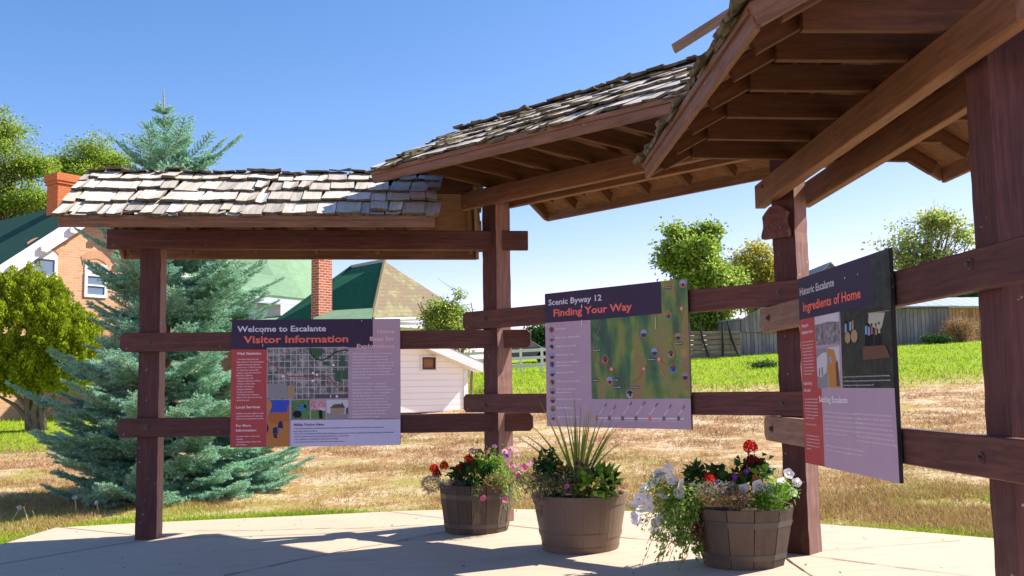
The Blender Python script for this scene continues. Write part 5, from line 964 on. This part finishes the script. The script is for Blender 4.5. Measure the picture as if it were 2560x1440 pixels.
barn('barn', 'weathered grey plank barn behind the sun bleached rail ends', b1, (1, .06, 0), (.06, -1, 0), at(2090, 900, 54).x-b1[0], 7, at(1852, 800, 54).z-b1[2], .1, M['barn'], M['greyroof'], .1, 'u')
T1 = [o for o in bpy.data.objects if o.name == 'barn'][0]
mb = MB(); pts = [Vector((at(px, py, 53.9).x, 53.9, at(px, py, 53.9).z)) for px, py in ((1852, 800), (1908, 766), (2060, 762), (2060, 830), (1852, 830))]; mb.prism([p+Vector((0, .02, 0)) for p in pts], (0, .3, 0)); mb.wall(pts, (1, 0, 0), (0, 0, 1)); q_ = mb.build('gable_boards', M['barn'], T1)
b2 = gp(2010, 64); pkx = at(2072, 660, 64); wb = 2*(pkx.x-b2[0])
barn('barn', 'grey barn whose gable peak shows above the right board', b2, (1, 0, 0), (0, -1, 0), wb, 9, at(2072, 735, 64).z-b2[2], pkx.z-at(2072, 735, 64).z, M['barn'], M['greyroof'], .4, 'n')
b3 = gp(2228, 53.5); e3 = at(2366, 775, 54.0); w3 = (e3.x-b3[0])
T3 = barn('long_shed', 'long low grey shed with a pale metal roof between the right board and last post', b3, (1, .03, 0), (.03, -1, 0), w3, 6, at(2300, 772, 54).z-b3[2], .95, M['barn'], M['metal'], .35, 'u', 'shed')
b4 = gp(2368, 55); T4 = barn('long_shed', 'orange brown plank lean-to shed with a metal roof behind the dry bush', b4, (1, .05, 0), (.05, -1, 0), 6.5, 5, at(2400, 770, 55).z-b4[2], .75, M['barnlit'], M['metal'], .3, 'u', 'shed')
# ---- fences
T = thing('log_fence', gp(1790, 52.5), 'tall rough timber fence beside the grey barn', 'fence')
x0 = at(1722, 900, 52.5).x; x1 = at(1852, 900, 52.5).x
for i in range(6):
    za = gz(x0, 52.5)+.02+i*.255; mb = MB(); rr = random.Random(i); mb.obox((x0-3.5, 52.5+rr.uniform(-.03, .03), 0), (1, 0, 0), x1-x0+3.5, (0, 1, 0), .12, za+.012, za+.245); o = mb.build('plank', M['log'], T)
    o.rotation_euler.y = 0
for px, lean in ((1724, 0), (1765, .22), (1809, -.02), (1838, .28)):
    xx = at(px, 900, 52.2).x; z = gz(xx, 52.2); mb = MB(); mb.tube([(xx+lean*1.2, 52.3, z-.2), (xx-lean*.5, 52.3, z+1.0), (xx-lean*1.2, 52.35, z+2.0)], [.07, .065, .05], 7); mb.build('post', M['barn'], T)
T = thing('rail_fence', gp(1300, 44), 'white wooden rail fence on the green slope beyond the second post', 'fence')
def frow(px, y): p = at(px, 900, y); return p.x
xs_ = [frow(px, 45-(px-1180)*.004) for px in (1120, 1172, 1250, 1302, 1355, 1420)]; ysf = [45-(px-1180)*.004 for px in (1120, 1172, 1250, 1302, 1355, 1420)]
for x, y in zip(xs_, ysf): mb = MB(); z = gz(x, y); mb.box(x-.06, x+.06, y-.06, y+.06, z-.3, z+1.1); mb.build('post', M['white'], T)
for h_ in (.22, .58, .93):
    for (xa, ya), (xb_, yb_) in zip(list(zip(xs_, ysf))[:-1], list(zip(xs_, ysf))[1:]):
        mb = MB(); za, zb2 = gz(xa, ya)+h_, gz(xb_, yb_)+h_; mb.hexa([(xa, ya-.10, za), (xb_, yb_-.10, zb2), (xb_, yb_-.065, zb2), (xa, ya-.065, za), (xa, ya-.10, za+.14), (xb_, yb_-.10, zb2+.14), (xb_, yb_-.065, zb2+.14), (xa, ya-.065, za+.14)]); mb.build('rail', M['white'], T)
T = thing('fence_post', gp(1179, 26), 'old brown wooden post at the right corner of the white shed', 'post'); p = gp(1179, 26); ptop = at(1183, 912, 26).z
mb = MB(); mb.tube([(p[0]-.03, p[1], p[2]-.2), (p[0]-.01, p[1], (p[2]+ptop)/2), (p[0]+.02, p[1], ptop)], [.05, .045, .04], 8); mb.build('stake', plain('old brown wood', (.20, .125, .08), .9), T)
# ---- parked car glimpsed beyond the white fence
p = gp(1300, 58); T = thing('parked_car', p, 'dark parked car half hidden behind the white rail fence', 'car'); x, y, z = p; z += .0
CP = plain('dark car paint', (.04, .05, .07), .25, .6); body = [(-2.1, .35), (-2.1, .75), (-1.5, .9), (-.9, 1.35), (.6, 1.38), (1.3, .95), (2.1, .82), (2.15, .35)]
mb = MB(); mb.prism([(x+a, y-.8, z+b) for a, b in body], (0, 1.6, 0)); mb.build('body', CP, T, bevel=.05)
mb = MB(); mb.prism([(x+a, y-.815, z+b) for a, b in ((-1.3, .92), (-.85, 1.28), (.55, 1.3), (1.1, .95))], (0, 1.63, 0)); mb.build('windows', M['glass'], T)
for wx in (-1.35, 1.35):
    for wy in (-.8, .62):
        mb = MB(); mb.prism([(x+wx+.33*math.cos(a), y+wy, z+.33+.33*math.sin(a)) for a in np.linspace(0, 2*math.pi, 20)[:-1]], (0, .2, 0)); mb.build('wheel', M['soil'], T)
# ================================================================ vegetation
M['bark'] = None
m = Mt('grey brown bark', .9, .15); v = m.coord('World', (1, 1, .3)); m.color(m.mix(m.noise(v, 9, 6, .75), (.10, .075, .055), (.28, .23, .18))); m.bump(m.noise(v, 14, 5), .02, .8); M['bark'] = m.m
LF['locust'] = foliage('locust leaves', [(.15, (.09, .19, .02)), (.4, (.24, .38, .04)), (.65, (.38, .50, .07)), (.95, (.60, .60, .15))], .5)
LF['maple'] = foliage('fresh green maple leaves', [(.15, (.07, .16, .02)), (.4, (.24, .38, .05)), (.65, (.40, .52, .09)), (.95, (.62, .64, .18))], .45)
LF['yellow'] = foliage('yellowing leaves', [(.2, (.28, .34, .06)), (.55, (.56, .52, .08)), (.9, (.68, .56, .10))], .5)
LF['cotton'] = foliage('silvery cottonwood leaves', [(.2, (.20, .32, .07)), (.5, (.44, .56, .12)), (.75, (.64, .62, .26)), (.95, (.85, .86, .70))], .5)
LF['juniper'] = foliage('golden green juniper sprays', [(.15, (.15, .24, .012)), (.5, (.32, .43, .02)), (.9, (.54, .58, .04))], .4)
LF['spruce'] = foliage('blue spruce needles', [(.15, (.13, .33, .24)), (.5, (.32, .60, .44)), (.9, (.66, .86, .62))], .26)
LF['twig'] = plain('spruce twigs', (.30, .20, .11), .8)
LF['bush'] = foliage('dry tan bush', [(.2, (.30, .17, .08)), (.6, (.50, .33, .17)), (.95, (.58, .42, .24))], .3)
LF['evergreen'] = foliage('dark background leaves', [(.2, (.02, .07, .015)), (.7, (.05, .13, .03)), (.95, (.09, .19, .05))], .3)
def tree(name, label, cat, base, blobs, nleaf, leaf, mat, seed, trunk_r=.2, fork=.35, nclump=90, sig=.3, bare=0, group=None, trunks=1, limb_n=34, aspect=.6):
    """blobs: (centre, radii, weight) in world coordinates"""
    rg = np.random.default_rng(seed); T = thing(name, base, label, cat, group); w_ = np.array([b[2] for b in blobs], float); w_ /= w_.sum()
    nb_ = []
    for (c0_, r0_, w0_) in blobs:
        nb_.append((c0_, tuple(x*.72 for x in r0_), w0_*.35))
        for _ in range(5):
            dd_ = unit(rg.normal(size=3))*rg.uniform(.45, .95); s_ = rg.uniform(.28, .52); nb_.append((tuple(np.array(c0_)+dd_*np.array(r0_)), tuple(x*s_ for x in r0_), w0_*.13*rg.uniform(.5, 1.6)))
    blobs = nb_; w_ = np.array([b[2] for b in blobs], float); w_ /= w_.sum(); bi = rg.choice(len(blobs), nclump, p=w_); C_ = np.array([blobs[i][0] for i in bi], float); Rr = np.array([blobs[i][1] for i in bi], float); d = unit(rg.normal(size=(nclump, 3))); cc = C_+d*Rr*rg.uniform(.25, 1.0, (nclump, 1))**.45
    sz = rg.uniform(.35, 1.25, nclump)*sig; k = rg.choice(nclump, nleaf, p=(sz**2)/(sz**2).sum()); off = rg.normal(size=(nleaf, 3))*sz[k][:, None]*np.array([1, 1, .62]); P = cc[k]+off
    D = off/sig+rg.normal(size=(nleaf, 3))*.8+np.array([0, 0, -.15]); N = rg.normal(size=(nleaf, 3))*.8+np.array([0, 0, 1.0]); V, F = leaf_cards(P, D, N, leaf*rg.uniform(.6, 1.3, nleaf), leaf*aspect*rg.uniform(.7, 1.2, nleaf)); build_np('crown', V, F, mat, T)
    mb = MB(); base = Vector(base); top = Vector(cc.mean(0)); forkp = []
    for j in range(trunks):
        b_ = base+Vector((rg.uniform(-.3, .3)*(trunks > 1), rg.uniform(-.3, .3)*(trunks > 1), -.15)); t_ = Vector((top.x+(rg.uniform(-1, 1)*1.3 if trunks > 1 else 0), top.y, top.z+.6)); pts = [b_.lerp(t_, u)+Vector((rg.normal(0, .06), rg.normal(0, .06), 0))*(u*3) for u in np.linspace(0, 1, 9)]; mb.tube(pts, [trunk_r*(1.15-.95*u) for u in np.linspace(0, 1, 9)], 8); forkp.append(pts)
    sel = rg.choice(nclump, min(limb_n, nclump), replace=False)
    for i in sel:
        pts0 = forkp[rg.integers(0, trunks)]; c = Vector(cc[i]); u = rg.uniform(fork, .92); q = pts0[0].lerp(pts0[-1], u); q = pts0[min(8, int(u*8))]
        if (c-q).length < .2: continue
        m_ = (q+c)/2+Vector((rg.normal(0, .12), rg.normal(0, .12), .18*(c-q).length*.5)); r0 = trunk_r*(.42-.28*u); pts = [q*(1-a)**2+m_*2*a*(1-a)+c*a*a for a in np.linspace(0, 1, 6)]; mb.tube(pts, [r0*(1-.85*a)+.004 for a in np.linspace(0, 1, 6)], 5)
        for _ in range(3):
            s_ = pts[rg.integers(2, 6)]; e_ = s_+Vector(rg.normal(0, sig*1.6, 3)); mb.tube([s_, (s_+e_)/2+Vector(rg.normal(0, .04, 3)), e_], [.012, .008, .004], 3)
    for _ in range(bare):
        i = rg.integers(0, nclump); s_ = Vector(cc[i]); e_ = s_+(s_-top).normalized()*rg.uniform(.4, 1.3)*sig*2+Vector(rg.normal(0, .15, 3)); m_ = (s_+e_)/2+Vector(rg.normal(0, .08, 3)); mb.tube([s_, m_, e_], [.014, .009, .004], 3)
        e2 = m_+(e_-s_)*.4+Vector(rg.normal(0, .15, 3)); mb.tube([m_, e2], [.008, .003], 3)
    mb.build('trunk', M['bark'], T, smooth=True); return T
def bl(px, py, Y, rx, rz, ry=None, wgt=1):
    p = at(px, py, Y); s = Y/2382; return ((p.x, p.y, p.z), (rx*s, (ry or rx)*s, rz*s), wgt)
GT = 'leafy trees beyond the buildings'
Y = 46; tree('locust_tree', 'feathery locust tree with bare twigs at the left edge behind the dark roof', 'tree', gp(-20, Y), [bl(5, 390, Y, 75, 70, wgt=1.6), bl(75, 405, Y, 45, 30, wgt=.7), bl(20, 310, Y, 35, 40, wgt=.5), bl(15, 500, Y, 60, 70, wgt=1.3), bl(95, 505, Y, 45, 25, wgt=.7), bl(-60, 450, Y, 80, 120, wgt=1.5)], 30000, .13, LF['locust'], 4, .35, .3, 130, .38, 60, GT, limb_n=70)
Y = 50; tree('locust_tree', 'rounded locust tree between the orange chimney and the spruce tip', 'tree', gp(235, Y), [bl(235, 400, Y, 75, 45, wgt=2), bl(170, 420, Y, 40, 45), bl(285, 425, Y, 50, 45), bl(225, 470, Y, 85, 50, wgt=1.5)], 26000, .13, LF['locust'], 9, .3, .3, 110, .36, 20, GT, limb_n=50)
Y = 60; tree('maple_tree', 'dense bright green maple tree behind the rough timber fence', 'tree', gp(1745, Y), [bl(1760, 625, Y, 75, 55, wgt=1.6), bl(1745, 700, Y, 88, 60, wgt=2), bl(1800, 740, Y, 60, 50, wgt=1.2), bl(1690, 640, Y, 40, 60, wgt=.7), bl(1760, 800, Y, 80, 35, wgt=1.0), bl(1720, 600, Y, 22, 25, wgt=.3), bl(1770, 585, Y, 22, 20, wgt=.3)], 26000, .24, LF['maple'], 12, .3, .25, 150, .40, 6, GT, limb_n=40, aspect=.85)
Y = 68; tree('yellowing_tree', 'thin airy tree turning yellow to the right of the maple', 'tree', gp(1878, Y), [bl(1880, 640, Y, 42, 45, wgt=1.2), bl(1900, 690, Y, 40, 50, wgt=1.2), bl(1850, 700, Y, 32, 60, wgt=.8), bl(1880, 770, Y, 50, 50, wgt=.7)], 8500, .22, LF['yellow'], 15, .22, .2, 80, .42, 40, GT, trunks=3, limb_n=40, aspect=.7)
Y = 72; tree('cottonwood_tree', 'tall silvery green cottonwood above the right board and shed', 'tree', gp(2320, Y), [bl(2345, 570, Y, 62, 65, wgt=2), bl(2290, 590, Y, 50, 70, wgt=1.0), bl(2405, 590, Y, 35, 55, wgt=.8), bl(2330, 660, Y, 100, 55, wgt=1.5), bl(2225, 600, Y, 35, 60, wgt=.35), bl(2250, 660, Y, 40, 50, wgt=.5), bl(2420, 660, Y, 45, 50, wgt=.8), bl(2340, 730, Y, 110, 40, wgt=.7)], 6500, .27, LF['cotton'], 18, .3, .15, 150, .40, 140, GT, trunks=4, limb_n=110, aspect=.75)
Y = 24.5+5; tree('sapling', 'slim bright green sapling between the worn roof and the second post', 'tree', gp(1120, 29.5), [bl(1115, 800, Y, 48, 45, wgt=2), bl(1140, 745, Y, 28, 28, wgt=.5), bl(1150, 850, Y, 45, 50, wgt=1.2), bl(1090, 790, Y, 22, 30, wgt=.4), bl(1135, 780, Y, 35, 30, wgt=1)], 9000, .095, LF['maple'], 22, .07, .1, 90, .17, 24, None, trunks=3, limb_n=40)
Y = 70; tree('background_tree', 'dark green round tree beyond the white fence left of the middle board', 'tree', gp(1350, Y), [bl(1352, 850, Y, 40, 38, wgt=1)], 5000, .25, LF['evergreen'], 25, .2, .2, 40, .5, 0, GT)
Y = 68; tree('background_tree', 'dark green tree low behind the orange lean-to shed roof', 'tree', gp(2420, Y), [bl(2425, 738, Y, 25, 16, wgt=1), bl(2350, 742, Y, 40, 12, wgt=.6)], 3500, .22, LF['evergreen'], 26, .15, .2, 30, .4, 0, GT)
Y = 53; T = thing('dry_bush', gp(2405, Y), 'round tan tumbleweed bush against the orange lean-to wall', 'bush'); rg = np.random.default_rng(31); c = Vector(gp(2405, Y)); mb = MB()
for _ in range(110): e_ = c+Vector((rg.normal(0, .55), rg.normal(0, .3), rg.uniform(.5, 1.65))); mb.tube([c+Vector((rg.normal(0, .15), 0, 0)), (c+e_)/2+Vector(rg.normal(0, .1, 3)), e_], [.012, .008, .003], 3)
mb.build('stems', LF['brown'], T); bush(T, 'dry_leaves', (c.x, c.y, c.z+.65), (.95, .6, .68), 5200, .10, .03, LF['bush'], rg, .5, clump=60)
T = thing('weed_clump', gp(2345, 52), 'low dark green weeds at the foot of the tan bush', 'bush'); c = Vector(gp(2350, 52)); bush(T, 'leaves', (c.x, c.y, c.z+.25), (.9, .4, .35), 2600, .11, .04, LF['evergreen'], rg, .6, clump=30)
T = thing('weed_clump', gp(1905, 40), 'low dark weeds in the green grass left of the third post', 'bush'); c = Vector(gp(1912, 38)); bush(T, 'leaves', (c.x, c.y, c.z+.12), (.75, .4, .16), 1400, .09, .03, LF['evergreen'], rg, .6, clump=30)
T = thing('weed_clump', gp(1205, 25), 'light green weeds at the foot of the old brown post', 'bush'); c = Vector(gp(1203, 25)); bush(T, 'leaves', (c.x, c.y, c.z+.3), (.28, .25, .38), 1300, .07, .02, LF['maple'], rg, .8, clump=24)
# ---- juniper: upright pointed sprays
Y = 27; base = gp(95, Y); T = thing('juniper', base, 'big golden green juniper in front of the brick house at the left edge', 'shrub'); rg = np.random.default_rng(41); sp_ = []
blobs = [bl(75, 748, Y, 62, 58, wgt=1.3), bl(195, 850, Y, 45, 50, wgt=.8), bl(40, 840, Y, 100, 110, wgt=2), bl(150, 840, Y, 75, 75, wgt=1.5), bl(-40, 800, Y, 90, 120, wgt=1.5), bl(170, 880, Y, 70, 50, wgt=1), bl(60, 920, Y, 100, 65, wgt=1.6), bl(-20, 930, Y, 90, 70, wgt=1.2), bl(165, 925, Y, 60, 50, wgt=.8), bl(120, 790, Y, 70, 70, wgt=1), bl(45, 968, Y, 75, 32, wgt=.9), bl(165, 955, Y, 60, 35, wgt=.8)]
w_ = np.array([b[2] for b in blobs]); n = 1400; bi = rg.choice(len(blobs), n, p=w_/w_.sum()); C_ = np.array([blobs[i][0] for i in bi]); Rr = np.array([blobs[i][1] for i in bi]); d = unit(rg.normal(size=(n, 3))); cc = C_+d*Rr*rg.uniform(.3, 1, (n, 1))**.4
per = 80; u = rg.uniform(0, 1, (n, per)); ax = unit(d*.55+np.array([0, 0, 1.0])+rg.normal(size=(n, 3))*.22); Lc = rg.uniform(.22, .5, (n, 1)); rad = (1-u)*.11*rg.uniform(.7, 1.3, (n, 1))+.01; th = rg.uniform(0, 6.28, (n, per)); e1 = unit(np.cross(ax, rg.normal(size=(n, 3)))); e2 = np.cross(ax, e1)
P = cc[:, None]+ax[:, None]*(u*Lc)[..., None]+e1[:, None]*(rad*np.cos(th))[..., None]+e2[:, None]*(rad*np.sin(th))[..., None]; D = ax[:, None]*1.2+(e1[:, None]*np.cos(th)[..., None]+e2[:, None]*np.sin(th)[..., None])*.7+rg.normal(size=(n, per, 3))*.2
P = P.reshape(-1, 3); D = D.reshape(-1, 3); k = len(P); V, F = leaf_cards(P, D, rg.normal(size=(k, 3)), .085*rg.uniform(.6, 1.3, k), .040*rg.uniform(.7, 1.3, k)); build_np('crown', V, F, LF['juniper'], T)
mb = MB(); bz = Vector(base)
for k_ in range(9): c = Vector(cc[rg.integers(0, n)]); m_ = bz.lerp(c, .45)+Vector((0, 0, .2)); mb.tube([bz+Vector((rg.normal(0, .2), rg.normal(0, .1), -.2)), bz.lerp(m_, .5)+Vector((rg.normal(0, .12), 0, 0)), m_, c], [.10, .085, .06, .02], 7)
mb.build('trunk', M['bark'], T, smooth=True)
# ---- blue spruce
Y = 12.4; base = Vector(gp(425, Y)); tip = at(408, 231, Y); H = tip.z-base.z; T = thing('blue_spruce', base, 'blue green spruce tree standing behind the left bay', 'tree'); rg = np.random.default_rng(51)
def prof(f):  # branch length at height fraction
    return float(np.interp(f, [0, .04, .12, .25, .36, .46, .58, .68, .76, .81, .845, .875, .90, .95, 1.0], [1.50, 1.70, 1.80, 1.78, 1.70, 1.48, 1.25, 1.02, .88, .76, .52, .26, .13, .055, .02]))
trunk = MB(); pts = [base.lerp(tip, u)+Vector((.015*math.sin(u*9), 0, 0)) for u in np.linspace(-.01, 1, 16)]; trunk.tube(pts, [.085*(1-u)**.8+.006 for u in np.linspace(0, 1, 16)], 8)
NB = []; ND = []; TW = []  # needle bases, dirs
def brush(a, b, n, r=.022):
    """needles around a twig a->b"""
    a = np.array(a); b = np.array(b); ax_ = b-a; u_ = rg.uniform(0, 1.04, (n, 1)); p = a+ax_*u_; h = rg.normal(size=(n, 3)); axn = ax_/max(np.linalg.norm(ax_), 1e-6); h -= (h@axn)[:, None]*axn; h = unit(h); h[:, 2] += .25; NB.append(p); ND.append(h*.85+axn*.62)
f = .02
while f < .955:
    z = H*f; wh = .62+.48*math.exp(-(((z/.50+.15) % 1-.5)/.20)**2); c = base.lerp(tip, f); Lb = prof(f); nb = 17 if f < .72 else (11 if f < .86 else 6); ph = rg.uniform(0, 6.28)
    for j in range(nb):
        az_ = ph+j*2*math.pi/nb+rg.normal(0, .16); L_ = Lb*.90*rg.uniform(.74, 1.12)*(wh if f > .22 and f < .84 else 1)*(1+(.22*math.cos(az_)*min(1, (f-.3)*5+.3) if f > .3 else .065*math.cos(az_))); dz0 = np.interp(f, [0, .3, .6, .85, 1], [-.16, -.05, .12, .55, 1.2])+rg.normal(0, .06)
        d = Vector((math.cos(az_), math.sin(az_), 0)); side = Vector((-d.y, d.x, 0))
        if d.y > .55 and f < .86: continue_ = rg.random() < .3
        else: continue_ = False
        if continue_: continue
        nseg = 8; bp = []
        for i in range(nseg+1):
            u = i/nseg; bp.append(c+d*(L_*u)+Vector((0, 0, L_*(dz0*u-.10*math.sin(u*3.14)+.14*u*u)))+side*(.03*math.sin(u*5+j)))
        trunk.tube(bp, [.013*(1-u)*(L_/1.6)+.003 for u in np.linspace(0, 1, nseg+1)], 4)
        nt_ = max(3, int(L_/.050)); up_ = Vector((0, 0, 1))
        for k_ in range(nt_):
            u = .16+.84*(k_+.5)/nt_; i = min(int(u*nseg), nseg-1); p = bp[i].lerp(bp[i+1], u*nseg-i); bd = (bp[i+1]-bp[i]).normalized()
            for s_ in (-1, 1):
                tl = (.11+.34*L_*.55*(1-u)**.8*min(1, u*2.2+.25))*rg.uniform(.7, 1.2); td = (bd*.75+side*s_*.85+up_*rg.uniform(-.18, .16)).normalized(); e = p+td*tl+Vector((0, 0, -.02*tl)); n_ = int(70*tl/.12); brush(p+td*.01, e, max(18, n_)); TW.append((p, e))
                if tl > .2:
                    for q_ in (.22, .4, .58, .76, .9):
                        for s2 in (-1, 1): st_ = p.lerp(e, q_); td2 = (td*.8+td.cross(up_)*s2*.7+up_*rg.uniform(-.2, .25)).normalized(); e2_ = st_+td2*tl*.36*rg.uniform(.7, 1.2); brush(st_, e2_, int(30+130*tl*.36)); 
        brush(bp[-2], bp[-1]+(bp[-1]-bp[-2]).normalized()*.06, 90)
        for i in range(2, nseg): brush(bp[i], bp[i+1], 60)
    f += np.interp(f, [0, .5, .85, 1], [.040, .043, .036, .035])
brush(base.lerp(tip, .86), tip, 260)
NBa = np.concatenate(NB); NDa = np.concatenate(ND); k = len(NBa); 
D_ = unit(NDa); Sd = unit(np.cross(D_, rg.normal(size=(k, 3)))); Ln = .029*rg.uniform(.75, 1.2, (k, 1)); Wn = .0075
V = np.stack([NBa-Sd*Wn*.5, NBa+Sd*Wn*.5, NBa+D_*Ln], 1).reshape(-1, 3); F = np.arange(3*k).reshape(-1, 3); build_np('needles', V, F, LF['spruce'], T)
for a, b in TW[::2]: trunk.tube([a, b], [.0035, .002], 3)
trunk.build('trunk', LF['twig'], T, smooth=True)
# ================================================================ grass
def near_edge(x):
    P = EDGE_ALL
    for a, b in zip(P[:-1], P[1:]):
        lo, hi = sorted((a.x, b.x))
        if lo <= x <= hi and hi-lo > 1e-6: return a.y+(b.y-a.y)*(x-a.x)/(b.x-a.x)
    return 4.0 if x > 5 else 8.5
def grass(name, label, pts, hgt, wd, mat, seed, bend=.5, tilt=.5):
    rg = np.random.default_rng(seed); P = np.array([(x, y, gz(x, y)-.015) for x, y in pts]); n = len(P); D = rg.normal(size=(n, 3))*tilt*np.array([1, 1, 0])+np.array([0, 0, 1]); V, F = blades(P, D, hgt*rg.uniform(.5, 1.3, n), wd*rg.uniform(.7, 1.3, n), rg, bend); o = build_np(name, V, F, mat); tag(o, label, 'grass', kind='stuff')
M['ggreen'] = foliage('green grass blades', [(.2, (.14, .30, .012)), (.55, (.32, .48, .02)), (.95, (.54, .60, .06))], .4)
M['gdry'] = foliage('dry grass blades', [(.2, (.26, .14, .065)), (.55, (.46, .27, .13)), (.95, (.66, .48, .27))], .25)
M['gmix'] = foliage('straw and olive blades', [(.2, (.26, .24, .05)), (.45, (.44, .38, .10)), (.7, (.54, .38, .16)), (.95, (.72, .56, .30))], .3)
M['gyel'] = foliage('yellow green grass blades', [(.2, (.32, .32, .05)), (.6, (.50, .47, .12)), (.95, (.64, .58, .22))], .3)
rg = np.random.default_rng(61)
def strip(n, w_, x0=-6.5, x1=5.2, gap=None):
    out = []
    while len(out) < n:
        x = rg.uniform(x0, x1); y = near_edge(x)+abs(rg.normal(0, w_(x)))*(1+.8*math.sin(x*3.1)*math.sin(x*1.3+.7))-.02
        if gap and rg.random() < gap(x, y): continue
        out.append((x, y))
    return out
wf = lambda x: np.interp(x, [-6, -4.8, -3.6, -2.6, -1.6, 0, 1.5, 2.6, 4.5], [1.3, 1.1, .50, .26, .10, .05, .09, .13, .30])
dn = lambda x, y: 1-np.interp(x, [-6, -3, -2, -1.6, -1.0, 0, 1.5, 2.2, 3, 5], [1, 1, .6, .5, .12, .15, .5, .8, 1, 1])
grass('green_grass', 'strip of green grass and clover along the back edge of the pavement', strip(26000, wf, gap=dn), .055, .0075, M['ggreen'], 1)
grass('yellow_grass', 'yellow green grass mixed into the strip along the pavement', strip(9000, lambda x: wf(x)*1.8+.1), .06, .005, M['gyel'], 2)
c_ = on_slab(765, 1287); grass('green_grass', 'bright green clump of clover at the pavement edge below the left board', [(c_.x+rg.normal(0, .27), c_.y+.12+abs(rg.normal(0, .07))) for _ in range(2600)], .06, .011, M['ggreen'], 3)
def tufts(n, per, y0, y1, seed, sig=.06):
    r2 = np.random.default_rng(seed); out = []; 
    while len(out) < n*per:
        y = y0+(y1-y0)*r2.random()**1.3; x = r2.uniform(-.62, .60)*y
        if y < 12 and y < near_edge(x)+(1.15 if x < -2.4 else .35 if x > 1.6 else .16)*r2.uniform(.7, 1.1): continue
        cxs = math.sin(x*.9+y*.55)+math.sin(x*.4-y*1.25+1.3)+.7*math.sin(x*2.7+y*2.1)
        if cxs < -.35 and r2.random() < .85: continue
        s = sig*r2.uniform(.5, 1.8)
        for _ in range(per): out.append((x+r2.normal(0, s*1.6), y+r2.normal(0, s)))
    return out
grass('dry_grass', 'dry brown grass tufts over the bare soil of the field', tufts(8600, 17, 7.0, 22, 5), .075, .0065, M['gdry'], 6, .7, .9)
grass('mixed_grass', 'mixed straw and olive tufts close behind the pavement', tufts(2700, 24, 7.0, 14.5, 15, .05), .07, .006, M['gmix'], 16, .6, .75)
grass('dry_grass', 'dry grass tufts farther out in the field', tufts(5200, 9, 16, 40, 7, .14), .075, .013, M['gdry'], 8, .7, .9)
grass('yellow_grass', 'patches of yellow green grass in the brown field', [(x, y) for x, y in tufts(5600, 14, 7.0, 18, 9, .09) if math.sin(x*1.3+1)+math.sin(y*1.1-x*.5) > .25], .06, .0065, M['gyel'], 10, .6, .8)
def lawn(n, seed):
    r2 = np.random.default_rng(seed); out = []
    while len(out) < n:
        y = r2.uniform(22, 58); x = r2.uniform(-.60, .60)*y; lim = GREEN[0]+GREEN[1]*x
        if y < lim+r2.uniform(-1, 3.5): continue
        out.append((x, y))
    return out
def leftlawn(n):
    r2 = np.random.default_rng(77); out = []
    while len(out) < n:
        y = r2.uniform(19.5, 34); x = -y*r2.uniform(.30, .60)
        out.append((x, y))
    return out
grass('lawn', 'green lawn in front of the brick house at the left edge', leftlawn(14000), .09, .02, M['ggreen'], 14, .5, .6)
grass('lawn', 'bright green grass on the far slope', lawn(60000, 11), .13, .03, M['ggreen'], 12, .5, .6)
LF['gstalk'] = plain('pale green stalk', (.50, .52, .22), .6)
rdb = np.random.default_rng(90); n_ = 150; P_ = []
while len(P_) < n_:
    x, y = rdb.uniform(-4.6, 3.6), rdb.uniform(5.2, 9.8)
    if y < near_edge(x)-.05: P_.append((x, y, slabz(x, y)+.005))
V, F = leaf_cards(np.array(P_), rdb.normal(size=(n_, 3))*[1, 1, .05], np.tile([0, 0, 1.], (n_, 1))+rdb.normal(size=(n_, 3))*.2, .022*rdb.uniform(.4, 1.6, n_), .012*rdb.uniform(.4, 1.4, n_)); tag(build_np('leaf_litter', V, F, LF['brown']), 'small dry leaf scraps scattered on the pavement', 'leaf litter', kind='stuff')
# dandelion stalks at the left
for k_, (px, py, bx, by, lab) in enumerate(((49, 1270, 30, 1302, 'leftmost leaning dandelion stalk with a seed head by the pavement'), (58, 1263, 70, 1306, 'dandelion stalk with a brown bud, second from the left'), (79, 1272, 90, 1300, 'short dandelion stalk with a pale bud, third from the left'), (187, 1246, 191, 1283, 'upright dandelion stalk with a white seed head against the spruce shadow'), (241, 1259, 248, 1285, 'dandelion stalk with a double white seed head left of the first post'))):
    b_ = ground_at(bx, by); t_ = at(px, py, b_.y); T = thing('dandelion', b_, lab, 'weed', 'dandelion stalks beside the pavement'); mb = MB(); mb.tube([b_-Vector((0, 0, .02)), b_.lerp(t_, .5)+Vector((.004, 0, 0)), t_], [.0075, .0065, .0055], 5); mb.build('stalk', LF['gstalk'], T)
    r2 = np.random.default_rng(k_); V, F = leaf_cards(np.tile(np.array(t_), (60, 1)), r2.normal(size=(60, 3))*[1, 1, .5]+[0, 0, .35], r2.normal(size=(60, 3)), .034*r2.uniform(.6, 1.1, 60), np.full(60, .016)); build_np('seed_head', V, F, PT['white'] if k_ > 2 or k_ == 0 else LF['dry'], T)
